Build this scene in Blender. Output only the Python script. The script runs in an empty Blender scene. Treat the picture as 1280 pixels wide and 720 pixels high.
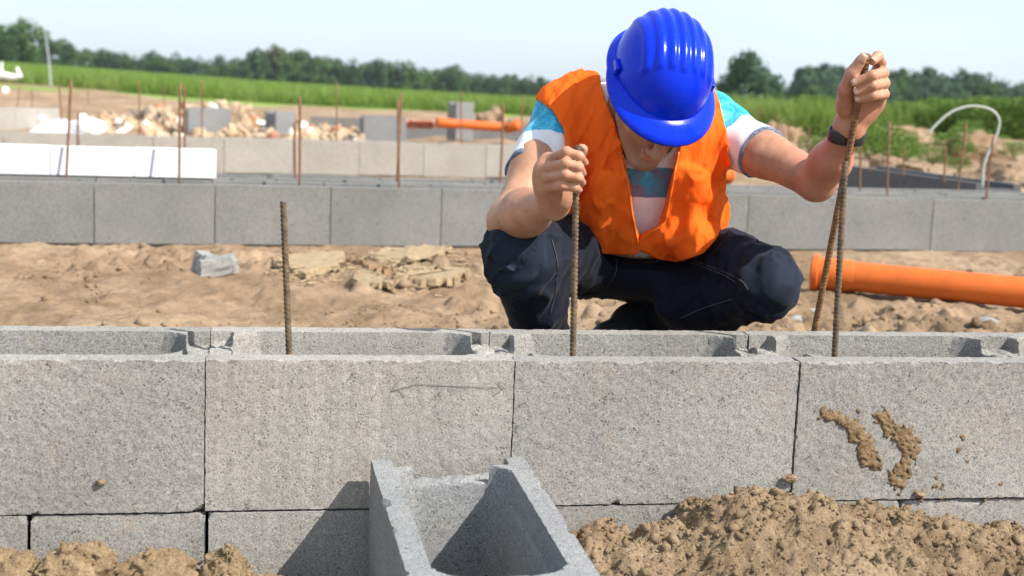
import bpy, math, random
import numpy as np
from mathutils import Vector, Matrix

random.seed(7)
RNG = np.random.default_rng(11)
SC = bpy.context.scene
COL = SC.collection

# ------------------------------------------------------------------ camera
FPX = 1704.457                      # focal length in pixels of a 1280 px wide frame
YAW, PITCH, ROLL = .189187, .14406, .040067
CAM = np.array([.07315, -2.17064, .4431])
FW = np.array([math.sin(YAW) * math.cos(PITCH), math.cos(YAW) * math.cos(PITCH), -math.sin(PITCH)])
_r = np.array([math.cos(YAW), -math.sin(YAW), 0.0])
_u = np.cross(_r, FW)
RT = math.cos(ROLL) * _r + math.sin(ROLL) * _u
UP = -math.sin(ROLL) * _r + math.cos(ROLL) * _u
cam_data = bpy.data.cameras.new('camera')
cam = bpy.data.objects.new('camera', cam_data)
COL.objects.link(cam)
cam.matrix_world = Matrix(((RT[0], UP[0], -FW[0], CAM[0]), (RT[1], UP[1], -FW[1], CAM[1]),
                           (RT[2], UP[2], -FW[2], CAM[2]), (0, 0, 0, 1)))
cam_data.sensor_width = 36
cam_data.lens = FPX / 1280 * 36
cam_data.clip_start = .05
cam_data.clip_end = 6000
cam_data.dof.use_dof = True
cam_data.dof.focus_distance = 2.46
cam_data.dof.aperture_fstop = 5.2
SC.camera = cam

# ------------------------------------------------------------------ sky and sun
SUN = np.array([.77, -.65, 1.0]); SUN /= np.linalg.norm(SUN)      # towards the sun
sun_el = math.asin(SUN[2]); sun_az = math.atan2(SUN[0], SUN[1])
world = bpy.data.worlds.new('World'); SC.world = world; world.use_nodes = True
wn, wl = world.node_tree.nodes, world.node_tree.links
sky = wn.new('ShaderNodeTexSky'); sky.sky_type = 'NISHITA'; sky.sun_disc = False
sky.sun_elevation = sun_el; sky.sun_rotation = sun_az
sky.altitude = 100; sky.air_density = 1.0; sky.dust_density = 1.0; sky.ozone_density = 1.5
wn['Background'].inputs['Strength'].default_value = .092
# a thin bright veil of high cloud over the blue
_tc = wn.new('ShaderNodeTexCoord'); _mp = wn.new('ShaderNodeMapping'); _mp.inputs['Scale'].default_value = (1.4, 1.4, 5)
_nz = wn.new('ShaderNodeTexNoise'); _nz.inputs['Scale'].default_value = 2.2; _nz.inputs['Detail'].default_value = 6
_rp = wn.new('ShaderNodeMapRange'); _rp.inputs['From Min'].default_value = .36; _rp.inputs['From Max'].default_value = .7
_rp.inputs['To Min'].default_value = .55; _rp.inputs['To Max'].default_value = .92
_mx = wn.new('ShaderNodeMix'); _mx.data_type = 'RGBA'; _mx.inputs[7].default_value = (5.5, 6.45, 7.3, 1)
wl.new(_tc.outputs['Generated'], _mp.inputs[0]); wl.new(_mp.outputs[0], _nz.inputs['Vector']); wl.new(_nz.outputs['Fac'], _rp.inputs['Value'])
wl.new(_rp.outputs[0], _mx.inputs[0]); wl.new(sky.outputs[0], _mx.inputs[6]); wl.new(_mx.outputs[2], wn['Background'].inputs['Color'])
sl = bpy.data.lights.new('sun', 'SUN'); sl.energy = 4.2; sl.angle = math.radians(.55); sl.color = (1, .94, .85)
so = bpy.data.objects.new('sun', sl); COL.objects.link(so)
so.rotation_euler = Vector(-SUN).to_track_quat('-Z', 'Y').to_euler(); so.location = (3, -3, 6)
SC.view_settings.view_transform = 'Standard'; SC.view_settings.look = 'None'
SC.view_settings.gamma = 1; SC.view_settings.exposure = 0.86
SC.view_settings.use_curve_mapping = False
SC.cycles.use_denoising = True
SC.cycles.max_bounces = 6

# ------------------------------------------------------------------ helpers: pixels to places
def ray(px, py): return FW + RT * (px - 640) / FPX - UP * (py - 360) / FPX
def T(px, py, t): return CAM + ray(px, py) * t                       # at a depth
def Zp(px, py, z): d = ray(px, py); return CAM + d * (z - CAM[2]) / d[2]   # on a level
def Yp(px, py, y): d = ray(px, py); return CAM + d * (y - CAM[1]) / d[1]

# ------------------------------------------------------------------ helpers: noise
def _hash(i, j, k, s):
    h = (i.astype(np.int64) * 374761393 + j.astype(np.int64) * 668265263 + k.astype(np.int64) * 2147483647 + s * 974634777) & 0xffffffff
    h = ((h ^ (h >> 13)) * 1274126177) & 0xffffffff
    h = ((h ^ (h >> 16)) * 2246822519) & 0xffffffff
    return ((h ^ (h >> 15)) & 0xffff) / 32767.5 - 1
def vnoise(p, s=0):
    p = np.asarray(p, float); i = np.floor(p).astype(np.int64); f = p - i; f = f * f * f * (f * (f * 6 - 15) + 10)
    o = 0
    for a in (0, 1):
        wx = f[..., 0] if a else 1 - f[..., 0]
        for b in (0, 1):
            wy = f[..., 1] if b else 1 - f[..., 1]
            for c in (0, 1):
                wz = f[..., 2] if c else 1 - f[..., 2]
                o = o + wx * wy * wz * _hash(i[..., 0] + a, i[..., 1] + b, i[..., 2] + c, s)
    return o
def fbm(p, oct=4, s=0, gain=.5):
    o = 0; a = 1
    for n in range(oct):
        o = o + a * vnoise(p, s + n); p = np.asarray(p) * 2.03 + 7.1; a *= gain
    return o

# ------------------------------------------------------------------ helpers: objects
def link(o, parent=None):
    COL.objects.link(o)
    if parent is not None: o.parent = parent
    return o
def tag(o, label=None, cat=None, group=None, kind=None):
    if label: o['label'] = label
    if cat: o['category'] = cat
    if group: o['group'] = group
    if kind: o['kind'] = kind
    return o
def empty(name, loc=(0, 0, 0), rz=0):
    o = bpy.data.objects.new(name, None); o.location = loc; o.rotation_euler = (0, 0, rz); o.empty_display_size = .05
    return link(o)
def np_mesh(name, V, Q, mat=None, smooth=True, tris=False):
    """fast mesh from arrays: V (n,3), Q (m,4) or (m,3)"""
    me = bpy.data.meshes.new(name); V = np.asarray(V, np.float32); Q = np.asarray(Q, np.int32); k = Q.shape[1]
    me.vertices.add(len(V)); me.vertices.foreach_set('co', V.ravel())
    me.loops.add(Q.size); me.loops.foreach_set('vertex_index', Q.ravel())
    me.polygons.add(len(Q)); me.polygons.foreach_set('loop_start', np.arange(0, Q.size, k, dtype=np.int32))
    me.polygons.foreach_set('loop_total', np.full(len(Q), k, np.int32))
    me.polygons.foreach_set('use_smooth', np.full(len(Q), smooth))
    me.update(calc_edges=True); me.validate()
    if mat: me.materials.append(mat)
    return me
def py_mesh(name, V, F, mat=None, smooth=False):
    me = bpy.data.meshes.new(name); me.from_pydata([tuple(map(float, v)) for v in V], [], F); me.update()
    if smooth: me.polygons.foreach_set('use_smooth', [True] * len(F))
    if mat: me.materials.append(mat)
    return me
def obj(name, me, parent=None, loc=None):
    o = bpy.data.objects.new(name, me)
    if loc is not None: o.location = loc
    return link(o, parent)
def attr(me, name, vals):
    a = me.attributes.new(name, 'FLOAT', 'POINT'); a.data.foreach_set('value', np.asarray(vals, np.float32))
def add_mod_bevel(o, w, seg=2):
    m = o.modifiers.new('bevel', 'BEVEL'); m.width = w; m.segments = seg; m.limit_method = 'ANGLE'
def box(x0, x1, y0, y1, z0, z1, V, F):
    n = len(V)
    V += [(x0, y0, z0), (x1, y0, z0), (x1, y1, z0), (x0, y1, z0), (x0, y0, z1), (x1, y0, z1), (x1, y1, z1), (x0, y1, z1)]
    F += [tuple(n + i for i in q) for q in ((3, 2, 1, 0), (4, 5, 6, 7), (0, 1, 5, 4), (1, 2, 6, 5), (2, 3, 7, 6), (3, 0, 4, 7))]
def tube(P, R, sides=8, cap=True):
    """V, F of a tube along points P with radii R"""
    P = np.asarray(P, float); n = len(P); R = np.broadcast_to(np.asarray(R, float), (n,))
    tg = np.gradient(P, axis=0); tg /= np.linalg.norm(tg, axis=1)[:, None] + 1e-12
    ref = np.array([0, 0, 1.]) if abs(tg[0][2]) < .9 else np.array([1., 0, 0])
    a = np.cross(tg, ref); a /= np.linalg.norm(a, axis=1)[:, None] + 1e-12; b = np.cross(tg, a)
    th = np.linspace(0, 2 * np.pi, sides, endpoint=False)
    V = (P[:, None] + R[:, None, None] * (np.cos(th)[None, :, None] * a[:, None] + np.sin(th)[None, :, None] * b[:, None])).reshape(-1, 3)
    F = []
    for i in range(n - 1):
        for j in range(sides):
            k = (j + 1) % sides
            F.append((i * sides + j, i * sides + k, (i + 1) * sides + k, (i + 1) * sides + j))
    if cap:
        F.append(tuple(range(sides - 1, -1, -1))); F.append(tuple((n - 1) * sides + j for j in range(sides)))
    return [tuple(v) for v in V], F
def spline(P, n):
    """Catmull-Rom through P, n samples"""
    P = np.asarray(P, float); Q = np.vstack([2 * P[0] - P[1], P, 2 * P[-1] - P[-2]]); m = len(P) - 1
    out = []
    for t in np.linspace(0, m - 1e-6, n):
        i = int(t); f = t - i; a, b, c, d = Q[i:i + 4]
        out.append(.5 * (2 * b + (c - a) * f + (2 * a - 5 * b + 4 * c - d) * f * f + (3 * b - a - 3 * c + d) * f ** 3))
    return np.array(out)
def rock_mesh(name, mat, seed, sub=2, rough=.35, flat=(1, 1, 1), freq=1.6):
    import bmesh
    bm = bmesh.new(); bmesh.ops.create_icosphere(bm, subdivisions=sub, radius=1)
    me = bpy.data.meshes.new(name); bm.to_mesh(me); bm.free()
    V = np.zeros(len(me.vertices) * 3, np.float32); me.vertices.foreach_get('co', V); V = V.reshape(-1, 3).astype(float)
    g = np.random.default_rng(seed)
    for _ in range(7):                                        # broken faces: cut by random planes
        n = g.normal(size=3); n /= np.linalg.norm(n); d = V @ n; lim = g.uniform(.55, .9)
        V = V - np.maximum(d - lim, 0)[:, None] * n
    V *= (1 + rough * .45 * fbm(V * freq + seed * 3.1, 4, seed))[:, None]
    V *= np.array(flat)
    me.vertices.foreach_set('co', V.astype(np.float32).ravel()); me.update()
    if mat: me.materials.append(mat)
    return me

# ------------------------------------------------------------------ helpers: implicit surfaces
def seg(p, a, b, ra, rb=None):
    rb = ra if rb is None else rb
    pa = p - a; ba = b - a; h = np.clip((pa @ ba) / (ba @ ba), 0, 1)
    return np.linalg.norm(pa - h[:, None] * ba, axis=1) - (ra + (rb - ra) * h)
def ell(p, c, r, M=None):
    q = p - c
    if M is not None: q = q @ M
    r = np.asarray(r, float); k0 = np.linalg.norm(q / r, axis=1); k1 = np.linalg.norm(q / (r * r), axis=1)
    return k0 * (k0 - 1) / np.maximum(k1, 1e-9)
def sm(a, b, k):
    h = np.maximum(k - np.abs(a - b), 0) / k
    return np.minimum(a, b) - h * h * k * .25
def smx(a, b, k): return -sm(-a, -b, k)
def union(p, groups, k=.02, pad=.05):
    """groups: (centre, radius, fn); each fn is only evaluated near its own ball"""
    d = np.full(len(p), 1e3)
    far = np.full(len(p), 1e3)
    for c, r, fn in groups:
        dist = np.linalg.norm(p - c, axis=1) - r; far = np.minimum(far, np.maximum(dist, pad * .9))
        m = dist < pad
        if m.any(): d[m] = sm(d[m], fn(p[m]), k)
    return np.minimum(d, far)
def surface(fn, lo, hi, h, slack=1.6):
    """surface nets of fn on a sparse grid; returns V, Q"""
    lo = np.asarray(lo, float); hi = np.asarray(hi, float); B = 8
    nb = np.ceil((hi - lo) / (h * B)).astype(int)
    g = np.stack(np.meshgrid(*[np.arange(n) for n in nb], indexing='ij'), -1).reshape(-1, 3)
    cen = lo + (g + .5) * h * B
    d = np.concatenate([fn(c) for c in np.array_split(cen, max(1, len(cen) // 200000))])
    g = g[np.abs(d) < h * B * .87 * slack]
    off = np.stack(np.meshgrid(*[np.arange(B + 1)] * 3, indexing='ij'), -1).reshape(-1, 3)
    N = nb * B + 2
    ids_all, pos_all, ed = [], [], [[], [], []]
    for ch in np.array_split(g, max(1, len(g) // 500)):
        if not len(ch): continue
        pts = lo + (ch[:, None] * B + off[None]) * h
        D = fn(pts.reshape(-1, 3)).reshape(len(ch), B + 1, B + 1, B + 1)
        S = D < 0
        c8 = [(a, b, c) for a in (0, 1) for b in (0, 1) for c in (0, 1)]
        cnt = sum(S[:, a:B + a, b:B + b, c:B + c].astype(np.int8) for a, b, c in c8)
        bi, i, j, k = np.nonzero((cnt > 0) & (cnt < 8))
        if not len(bi): continue
        val = {c: D[bi, i + c[0], j + c[1], k + c[2]] for c in c8}
        acc = np.zeros((len(bi), 3)); n = np.zeros(len(bi))
        for a in c8:
            for ax in range(3):
                if a[ax]: continue
                b = list(a); b[ax] = 1; b = tuple(b); va, vb = val[a], val[b]; m = (va < 0) != (vb < 0)
                t = np.where(m, va / np.where(m, va - vb, 1), 0)
                q = np.zeros((len(bi), 3)); q[:] = a; q[:, ax] += t
                acc += q * m[:, None]; n += m
        cell = ch[bi] * B + np.stack([i, j, k], 1)
        pos_all.append(lo + (cell + acc / n[:, None]) * h)
        cid = (cell[:, 0] * N[1] + cell[:, 1]) * N[2] + cell[:, 2]
        ids_all.append(cid)
        s0 = val[(0, 0, 0)] < 0
        for ax, e in enumerate(((1, 0, 0), (0, 1, 0), (0, 0, 1))):
            m = s0 != (val[e] < 0)
            ed[ax].append((cell[m], s0[m]))
    ids = np.concatenate(ids_all); V = np.concatenate(pos_all)
    o = np.argsort(ids); ids = ids[o]; V = V[o]
    st = (N[1] * N[2], N[2], 1); Q = []
    for ax in range(3):
        if not ed[ax]: continue
        c = np.concatenate([x[0] for x in ed[ax]]); s = np.concatenate([x[1] for x in ed[ax]])
        b = (c[:, 0] * N[1] + c[:, 1]) * N[2] + c[:, 2]
        u, v = st[(ax + 1) % 3], st[(ax + 2) % 3]
        quad = np.stack([b, b - u, b - u - v, b - v], 1)
        ix = np.searchsorted(ids, quad); ix = np.clip(ix, 0, len(ids) - 1); ok = (ids[ix] == quad).all(1)
        ix, s = ix[ok], s[ok]; ix[~s] = ix[~s][:, ::-1]
        Q.append(ix)
    return V, np.concatenate(Q)
def relax(V, Q, it=1, w=.5):
    for _ in range(it):
        S = np.zeros_like(V); n = np.zeros(len(V))
        for a in range(4):
            for b in ((a + 1) % 4, (a + 3) % 4):
                np.add.at(S, Q[:, a], V[Q[:, b]]); np.add.at(n, Q[:, a], 1)
        V = V * (1 - w) + w * S / np.maximum(n, 1)[:, None]
    return V

# ------------------------------------------------------------------ materials
class M:
    """a small node builder"""
    def __init__(s, name, rough=.8, spec=.3):
        s.m = bpy.data.materials.new(name); s.m.use_nodes = True; s.t = s.m.node_tree; s.n = s.t.nodes; s.l = s.t.links
        s.b = s.n['Principled BSDF']; s.b.inputs['Roughness'].default_value = rough; s.b.inputs['Specular IOR Level'].default_value = spec
        s.tc = s.n.new('ShaderNodeTexCoord')
    def coord(s, kind='Object', scale=(1, 1, 1), rand=0):
        mp = s.n.new('ShaderNodeMapping'); mp.inputs['Scale'].default_value = scale; s.l.new(s.tc.outputs[kind], mp.inputs[0])
        if rand:
            oi = s.n.new('ShaderNodeObjectInfo'); mu = s.n.new('ShaderNodeMath'); mu.operation = 'MULTIPLY'; mu.inputs[1].default_value = rand
            s.l.new(oi.outputs['Random'], mu.inputs[0]); cb = s.n.new('ShaderNodeCombineXYZ')
            for i in range(3): s.l.new(mu.outputs[0], cb.inputs[i])
            s.l.new(cb.outputs[0], mp.inputs['Location'])
        return mp.outputs[0]
    def noise(s, co, scale, detail=4, rough=.55, dist=0):
        x = s.n.new('ShaderNodeTexNoise'); x.inputs['Scale'].default_value = scale; x.inputs['Detail'].default_value = detail
        x.inputs['Roughness'].default_value = rough; x.inputs['Distortion'].default_value = dist; s.l.new(co, x.inputs['Vector']); return x.outputs['Fac']
    def voro(s, co, scale, feat='F1', out='Distance'):
        x = s.n.new('ShaderNodeTexVoronoi'); x.feature = feat; x.inputs['Scale'].default_value = scale; s.l.new(co, x.inputs['Vector']); return x.outputs[out]
    def ramp(s, f, stops):
        x = s.n.new('ShaderNodeValToRGB'); e = x.color_ramp.elements
        while len(e) < len(stops): e.new(.5)
        for q, (p, c) in zip(e, stops): q.position = p; q.color = (*c, 1) if len(c) == 3 else c
        s.l.new(f, x.inputs[0]); return x.outputs[0]
    def mix(s, f, a, b, mode='MIX'):
        x = s.n.new('ShaderNodeMix'); x.data_type = 'RGBA'; x.blend_type = mode
        for i, v in ((0, f), (6, a), (7, b)):
            if hasattr(v, 'is_linked') or isinstance(v, bpy.types.NodeSocket): s.l.new(v, x.inputs[i])
            elif i == 0: x.inputs[0].default_value = v
            else: x.inputs[i].default_value = (*v, 1)
        return x.outputs[2]
    def math(s, op, a, b=0.0):
        x = s.n.new('ShaderNodeMath'); x.operation = op
        for i, v in ((0, a), (1, b)):
            if isinstance(v, bpy.types.NodeSocket): s.l.new(v, x.inputs[i])
            else: x.inputs[i].default_value = v
        return x.outputs[0]
    def attr(s, name):
        x = s.n.new('ShaderNodeAttribute'); x.attribute_name = name; return x.outputs['Fac']
    def rnd(s): return s.n.new('ShaderNodeObjectInfo').outputs['Random']
    def col(s, c):
        if isinstance(c, bpy.types.NodeSocket): s.l.new(c, s.b.inputs['Base Color'])
        else: s.b.inputs['Base Color'].default_value = (*c, 1)
        return s
    def bump(s, h, strength=.5, dist=.002):
        x = s.n.new('ShaderNodeBump'); x.inputs['Strength'].default_value = strength; x.inputs['Distance'].default_value = dist
        s.l.new(h, x.inputs['Height'])
        if s.b.inputs['Normal'].is_linked: s.l.new(s.b.inputs['Normal'].links[0].from_socket, x.inputs['Normal'])
        s.l.new(x.outputs[0], s.b.inputs['Normal']); return s
    def set(s, **k):
        for a, v in k.items(): s.b.inputs[a.replace('_', ' ')].default_value = v
        return s

def concrete(name, lo, hi, streak=.0, dirt=.0, fine=1.0):
    m = M(name, .92, .2); co = m.coord(rand=37)
    big = m.noise(co, 3.2, 5, .6); c = m.ramp(big, [(.32, lo), (.68, hi)])
    gr = m.noise(co, 330, 4, .75); c = m.mix(1.0 * fine, c, m.ramp(gr, [(.32, (.34, .34, .35)), (.46, (.9, .9, .89)), (.56, (1.08, 1.07, 1.05)), (.7, (1.5, 1.48, 1.45))]), 'MULTIPLY')
    g2 = m.noise(co, 120, 3, .6); c = m.mix(.38 * fine, c, m.ramp(g2, [(.35, (.72, .72, .72)), (.65, (1.22, 1.21, 1.2))]), 'MULTIPLY')
    po = m.voro(co, 170); msk = m.noise(co, 60, 2); po2 = m.math('ADD', po, m.math('MULTIPLY', m.math('SUBTRACT', .56, msk), 1.6))
    pore = m.ramp(po2, [(.14, (.25, .24, .24)), (.26, (1, 1, 1))]); c = m.mix(.6 * fine, c, pore, 'MULTIPLY')
    if streak:
        st = m.noise(m.coord(scale=(60, 60, 3.5), rand=11), 1, 4, .7); c = m.mix(streak, c, m.ramp(st, [(.3, (.72, .71, .7)), (.7, (1.25, 1.24, 1.22))]), 'MULTIPLY')
    if dirt:
        dn = m.noise(co, 14, 6, .7); c = m.mix(m.ramp(dn, [(.56, (0, 0, 0)), (.72, (dirt, dirt, dirt))]), c, (.36, .25, .14))
    m.col(c); m.bump(m.math('ADD', gr, m.math('MULTIPLY', pore, .5)), .45, .0022)
    return m.m
MAT_CON = concrete('concrete_near', (.25, .243, .232), (.322, .314, .30), .1, .2)
MAT_CON_ST = concrete('concrete_streaked', (.278, .266, .249), (.347, .334, .315), .5, .15)
MAT_CON_LOW = concrete('concrete_low', (.265, .256, .244), (.332, .322, .308), .25, .5)
MAT_CON_LOOSE = concrete('concrete_loose', (.21, .217, .226), (.275, .281, .288), .0, .1)
MAT_CON_FAR = concrete('concrete_far', (.185, .188, .188), (.245, .242, .236), .0, .12)
MAT_CON_PALE = concrete('concrete_pale', (.31, .29, .265), (.39, .367, .335), .0, .1)
MAT_CON_DARK = concrete('concrete_dark', (.11, .115, .125), (.15, .155, .165))  # darker grey than the other blocks

def sand_mat(name, base, dark, light, sc=1.0):
    m = M(name, .96, .1); co = m.coord('Object')
    a = m.noise(co, 1.1 * sc, 6, .62); c = m.ramp(a, [(.32, dark), (.5, base), (.68, light)])
    b = m.noise(co, 9 * sc, 6, .65); c = m.mix(.75, c, m.ramp(b, [(.32, (.62, .58, .54)), (.55, (1, 1, 1)), (.72, (1.18, 1.16, 1.13))]), 'MULTIPLY')
    g = m.noise(co, 240, 3, .7); c = m.mix(.6, c, m.ramp(g, [(.3, (.6, .58, .55)), (.7, (1.32, 1.3, 1.28))]), 'MULTIPLY')
    k = m.noise(co, 3.1 * sc, 8, .72, .4); c = m.mix(m.ramp(k, [(.53, (0, 0, 0)), (.62, (.8, .8, .8))]), c, tuple(x * .85 for x in dark))
    m.col(c); m.bump(m.noise(co, 45 * min(sc, 2), 8, .75), .9, .014); m.bump(g, .4, .002)
    return m.m
MAT_SAND = sand_mat('sand', (.335, .238, .155), (.235, .16, .10), (.44, .33, .23))
MAT_SOIL = sand_mat('sandy_soil', (.385, .28, .18), (.29, .205, .13), (.475, .365, .25), 4)
MAT_MUD = sand_mat('mud', (.33, .23, .135), (.24, .16, .09), (.40, .29, .18), 8)
MAT_CLOD = sand_mat('soil_clod', (.40, .295, .18), (.31, .22, .13), (.48, .37, .235), 6)

def rust_mat(name, a, b, c3):
    m = M(name, .75, .35); co = m.coord(rand=9)
    n = m.noise(co, 70, 5, .7); c = m.ramp(n, [(.3, a), (.5, b), (.7, c3)]); m.col(c); m.set(Metallic=.25)
    m.bump(m.noise(co, 500, 3), .3, .001); return m.m
MAT_REBAR = rust_mat('rebar_steel', (.06, .045, .035), (.13, .092, .06), (.24, .165, .085))
MAT_RUST = rust_mat('rusty_steel', (.1, .055, .03), (.2, .105, .05), (.38, .21, .08))
MAT_RUST_FAR = rust_mat('far_rusty_steel', (.12, .06, .035), (.2, .1, .055), (.27, .14, .08))

def plain(name, c, rough=.6, spec=.4, var=.12, scale=20, bump=0, **k):
    m = M(name, rough, spec); co = m.coord()
    n = m.noise(co, scale, 5, .6); m.col(m.ramp(n, [(.25, tuple(x * (1 - var) for x in c)), (.75, tuple(min(1, x * (1 + var)) for x in c))]))
    if bump: m.bump(n, bump, .003)
    m.set(**k); return m.m

# ------------------------------------------------------------------ ground
def lines(segs):
    out = []
    for a, b, s in segs: out += list(np.arange(a, b, s))
    return np.array(out)
def grow(a, b, s0, f):
    o = []; x = a; s = s0
    while x < b: o.append(x); x += s; s *= f
    return o
gx = np.array(sorted([-v for v in grow(1.2, 1800, .05, 1.12)]) + list(np.arange(-1.19, 3.6, .0095)) + grow(3.6, 1800, .03, 1.07))
gy = np.array(sorted([-v for v in grow(2.6, 60, .2, 1.3)]) + list(np.arange(-2.6, 0, .1)) + list(np.arange(0.1, 3.85, .0095)) + list(np.arange(3.85, 12, .12)) + grow(12, 3000, .13, 1.035))
def sstep(a, b, x): t = np.clip((x - a) / (b - a), 0, 1); return t * t * (3 - 2 * t)
def ground_z(x, y):
    """height of the sand"""
    p = np.stack([x, y, 0 * x], -1)
    z = np.where(y < .15, -.43, -.258)
    near = sstep(.2, .5, y) * (1 - sstep(9, 14, y))
    z = z + near * (.016 * fbm(p * 1.7, 3, 3) + .012 * fbm(p * 6, 3, 5) + .007 * np.maximum(fbm(p * 19, 3, 9), 0) + .0038 * np.abs(fbm(p * 26, 3, 14)) + .005 * np.maximum(fbm(p * 48, 2, 13), -.2)) * (1 - .5 * sstep(3.5, 4, y))
    # churned strip on the left and towards the front
    z = z + near * .034 * sstep(-.1, .5, fbm(p * 2.3 + 5, 3, 21)) * np.maximum(fbm(p * 14, 3, 23), -.2) * (1 - sstep(3.2, 3.6, y))
    # low berms beyond the foundations
    far = sstep(10, 16, y) * (1 - sstep(60, 90, y))
    z = z + far * (.10 * fbm(p * .35, 3, 31) + .06 * np.maximum(fbm(p * 1.6, 3, 33), 0))
    return z
def field_z(x, y):
    """the land behind the site: it climbs gently on the left and falls away on the right"""
    D = np.maximum((x - CAM[0]) * math.sin(YAW) + (y - CAM[1]) * math.cos(YAW), 5)
    L = (x - CAM[0]) * math.cos(YAW) - (y - CAM[1]) * math.sin(YAW)
    w = np.clip(L / D, -.9, .9)
    near = np.interp(w, [-.376, -.18, 0, .376], [18, 29, 31, 33])
    far = np.interp(w, [-.376, -.18, -.02, .2, .376], [-13, -2, 7, 6, 8])
    off = far + (near - far) * np.clip(40 / D, 0, 1.3)
    return CAM[2] - off * np.minimum(D, 420) / FPX
X, Y = np.meshgrid(gx, gy, indexing='ij')
_b = sstep(22, 36, Y); Zg = ground_z(X, Y) * (1 - _b) + _b * (field_z(X, Y) + .08 * fbm(np.stack([X, Y, 0 * X], -1) * .5, 3, 61) - .5 * sstep(42, 55, Y))
V = np.stack([X, Y, Zg], -1).reshape(-1, 3)
ix = np.arange(len(gx) * len(gy)).reshape(len(gx), len(gy))
Q = np.stack([ix[:-1, :-1], ix[1:, :-1], ix[1:, 1:], ix[:-1, 1:]], -1).reshape(-1, 4)
ground = obj('ground', np_mesh('ground', V, Q, MAT_SAND)); tag(ground, 'bare sandy building ground with ruts and crumbs', kind='structure')

# ------------------------------------------------------------------ concrete blocks
def sbox(p, c, h, r=.0):
    q = np.abs(p - c) - h + r
    return np.linalg.norm(np.maximum(q, 0), axis=1) + np.minimum(q.max(1), 0) - r
def block_sdf(L, W, H, shell, web, notch, seed, notch2=None, corner=.056, rough=.0022):
    """a hollow shuttering block, length along x, width along y, top at z = 0"""
    notch2 = notch if notch2 is None else notch2
    def f(p):
        d = sbox(p, np.array([L / 2, W / 2, -H / 2]), np.array([L / 2, W / 2, H / 2]))
        # cavity: a rounded rectangle cut right through
        q = np.abs(p[:, :2] - np.array([L / 2, W / 2])) - np.array([L / 2 - web, W / 2 - shell]) + corner
        cav = np.linalg.norm(np.maximum(q, 0), axis=1) + np.minimum(q.max(1), 0) - corner
        cav = cav + .012 * np.clip(-p[:, 2] / H, 0, 1)                  # slight draft
        d = np.maximum(d, -cav)
        n1 = vnoise(p * 55, seed) * .006 + vnoise(p * 150, seed + 1) * .003
        for x0, nd in ((0, notch), (L, notch2)):                        # the broken-out saddle in each end web
            if nd <= 0: continue
            sad = np.maximum(np.maximum(np.abs(p[:, 0] - x0) - (web + .002), np.abs(p[:, 1] - W / 2) - (W / 2 - shell + .001)), -nd - p[:, 2] + n1 * .7 + .006 * vnoise(p * 18, seed + 5))
            d = np.maximum(d, -sad)
        e = .0 + np.maximum(fbm(p * 38, 3, seed + 7) - .3, 0) * .0011
        # worn arrises: knock the edges back where noise says so
        b = np.minimum(p, np.array([L, W, 0]) - p); b = np.stack([p[:, 0], L - p[:, 0], p[:, 1], W - p[:, 1], -p[:, 2], H + p[:, 2]], 1)
        b.sort(axis=1); edge = np.hypot(np.maximum(b[:, 0], 0), np.maximum(b[:, 1], 0))
        chip = np.maximum(fbm(p * 16, 3, seed + 17) - .75, 0) * .011
        return d + np.where(edge < .014, (e + chip) * (1 - edge / .014), 0)
    return f
def snap(V, planes, tol):
    """square up the outer faces that the grid rounded off"""
    for ax, v in planes:
        m = np.abs(V[:, ax] - v) < tol; V[m, ax] = v
    return V
def roughen(V, seed, a=.0007): return V + a * np.stack([vnoise(V * 140 + 9 * i, seed + i) for i in range(3)], 1)
def block_mesh(name, mat, L, W, H, shell, web, notch, seed, h=.0042, **k):
    V, Q = surface(block_sdf(L, W, H, shell, web, notch, seed, **k), (-.012, -.012, -H - .012), (L + .012, W + .012, .014), h)
    V = roughen(snap(V, ((0, 0), (0, L), (1, 0), (1, W), (2, 0), (2, -H), (1, shell), (1, W - shell)), h * .62), seed)
    me = np_mesh(name, V, Q, mat); me.set_sharp_from_angle(angle=math.radians(38)); return me
def far_block_mesh(name, mat, L, W, H, shell=.05, web=.045, notch=.03):
    """low polygon hollow block with open cavity and lowered webs"""
    V, F = [], []
    box(0, L, 0, shell, -H, 0, V, F); box(0, L, W - shell, W, -H, 0, V, F)
    box(0, web, shell - .001, W - shell + .001, -H + .002, -notch, V, F); box(L - web, L, shell - .001, W - shell + .001, -H + .002, -notch, V, F)
    return py_mesh(name, V, F, mat)

# front wall, top course: W 0.30
W1 = .30
fw = empty('block_wall', (0, 0, 0))
tag(fw, 'grey hollow block wall in the foreground, its open top course in front of the crouching worker', 'wall', 'courses of concrete blocks')
meshA = block_mesh('block_a', MAT_CON, .4975, W1, .2475, .046, .036, .024, 3)
meshB = block_mesh('block_b', MAT_CON_ST, .4975, W1, .2475, .046, .036, .022, 14)
meshC = block_mesh('block_c', MAT_CON, .4975, W1, .2475, .046, .036, .026, 29)
JX = [-.499, .0005, .5005, 1.0005, 1.5005]
blocks = []
for x, me, dy, dz in zip(JX, (meshA, meshB, meshC, meshA, meshC), (.001, 0, .002, -.001, .001), (0, .001, -.0005, .0005, 0)):
    blocks.append(obj('block', me, fw, (x, dy, dz)))
# bottom course
low = [(-.77, .5), (-.268, .273), (.0065, .490), (.501, .40), (.905, .302), (1.211, .5)]
mesh_low = {}
for i, (x, L) in enumerate(low):
    k = round(L, 3)
    if k not in mesh_low: mesh_low[k] = block_mesh('low_block', MAT_CON_LOW, L - .004, W1, .246, .046, .036, 0, 40 + i, h=.006)
    obj('block', mesh_low[k], fw, (x, .004 if i % 2 else -.002, -.2505 - .001 * (i % 2)))
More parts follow.
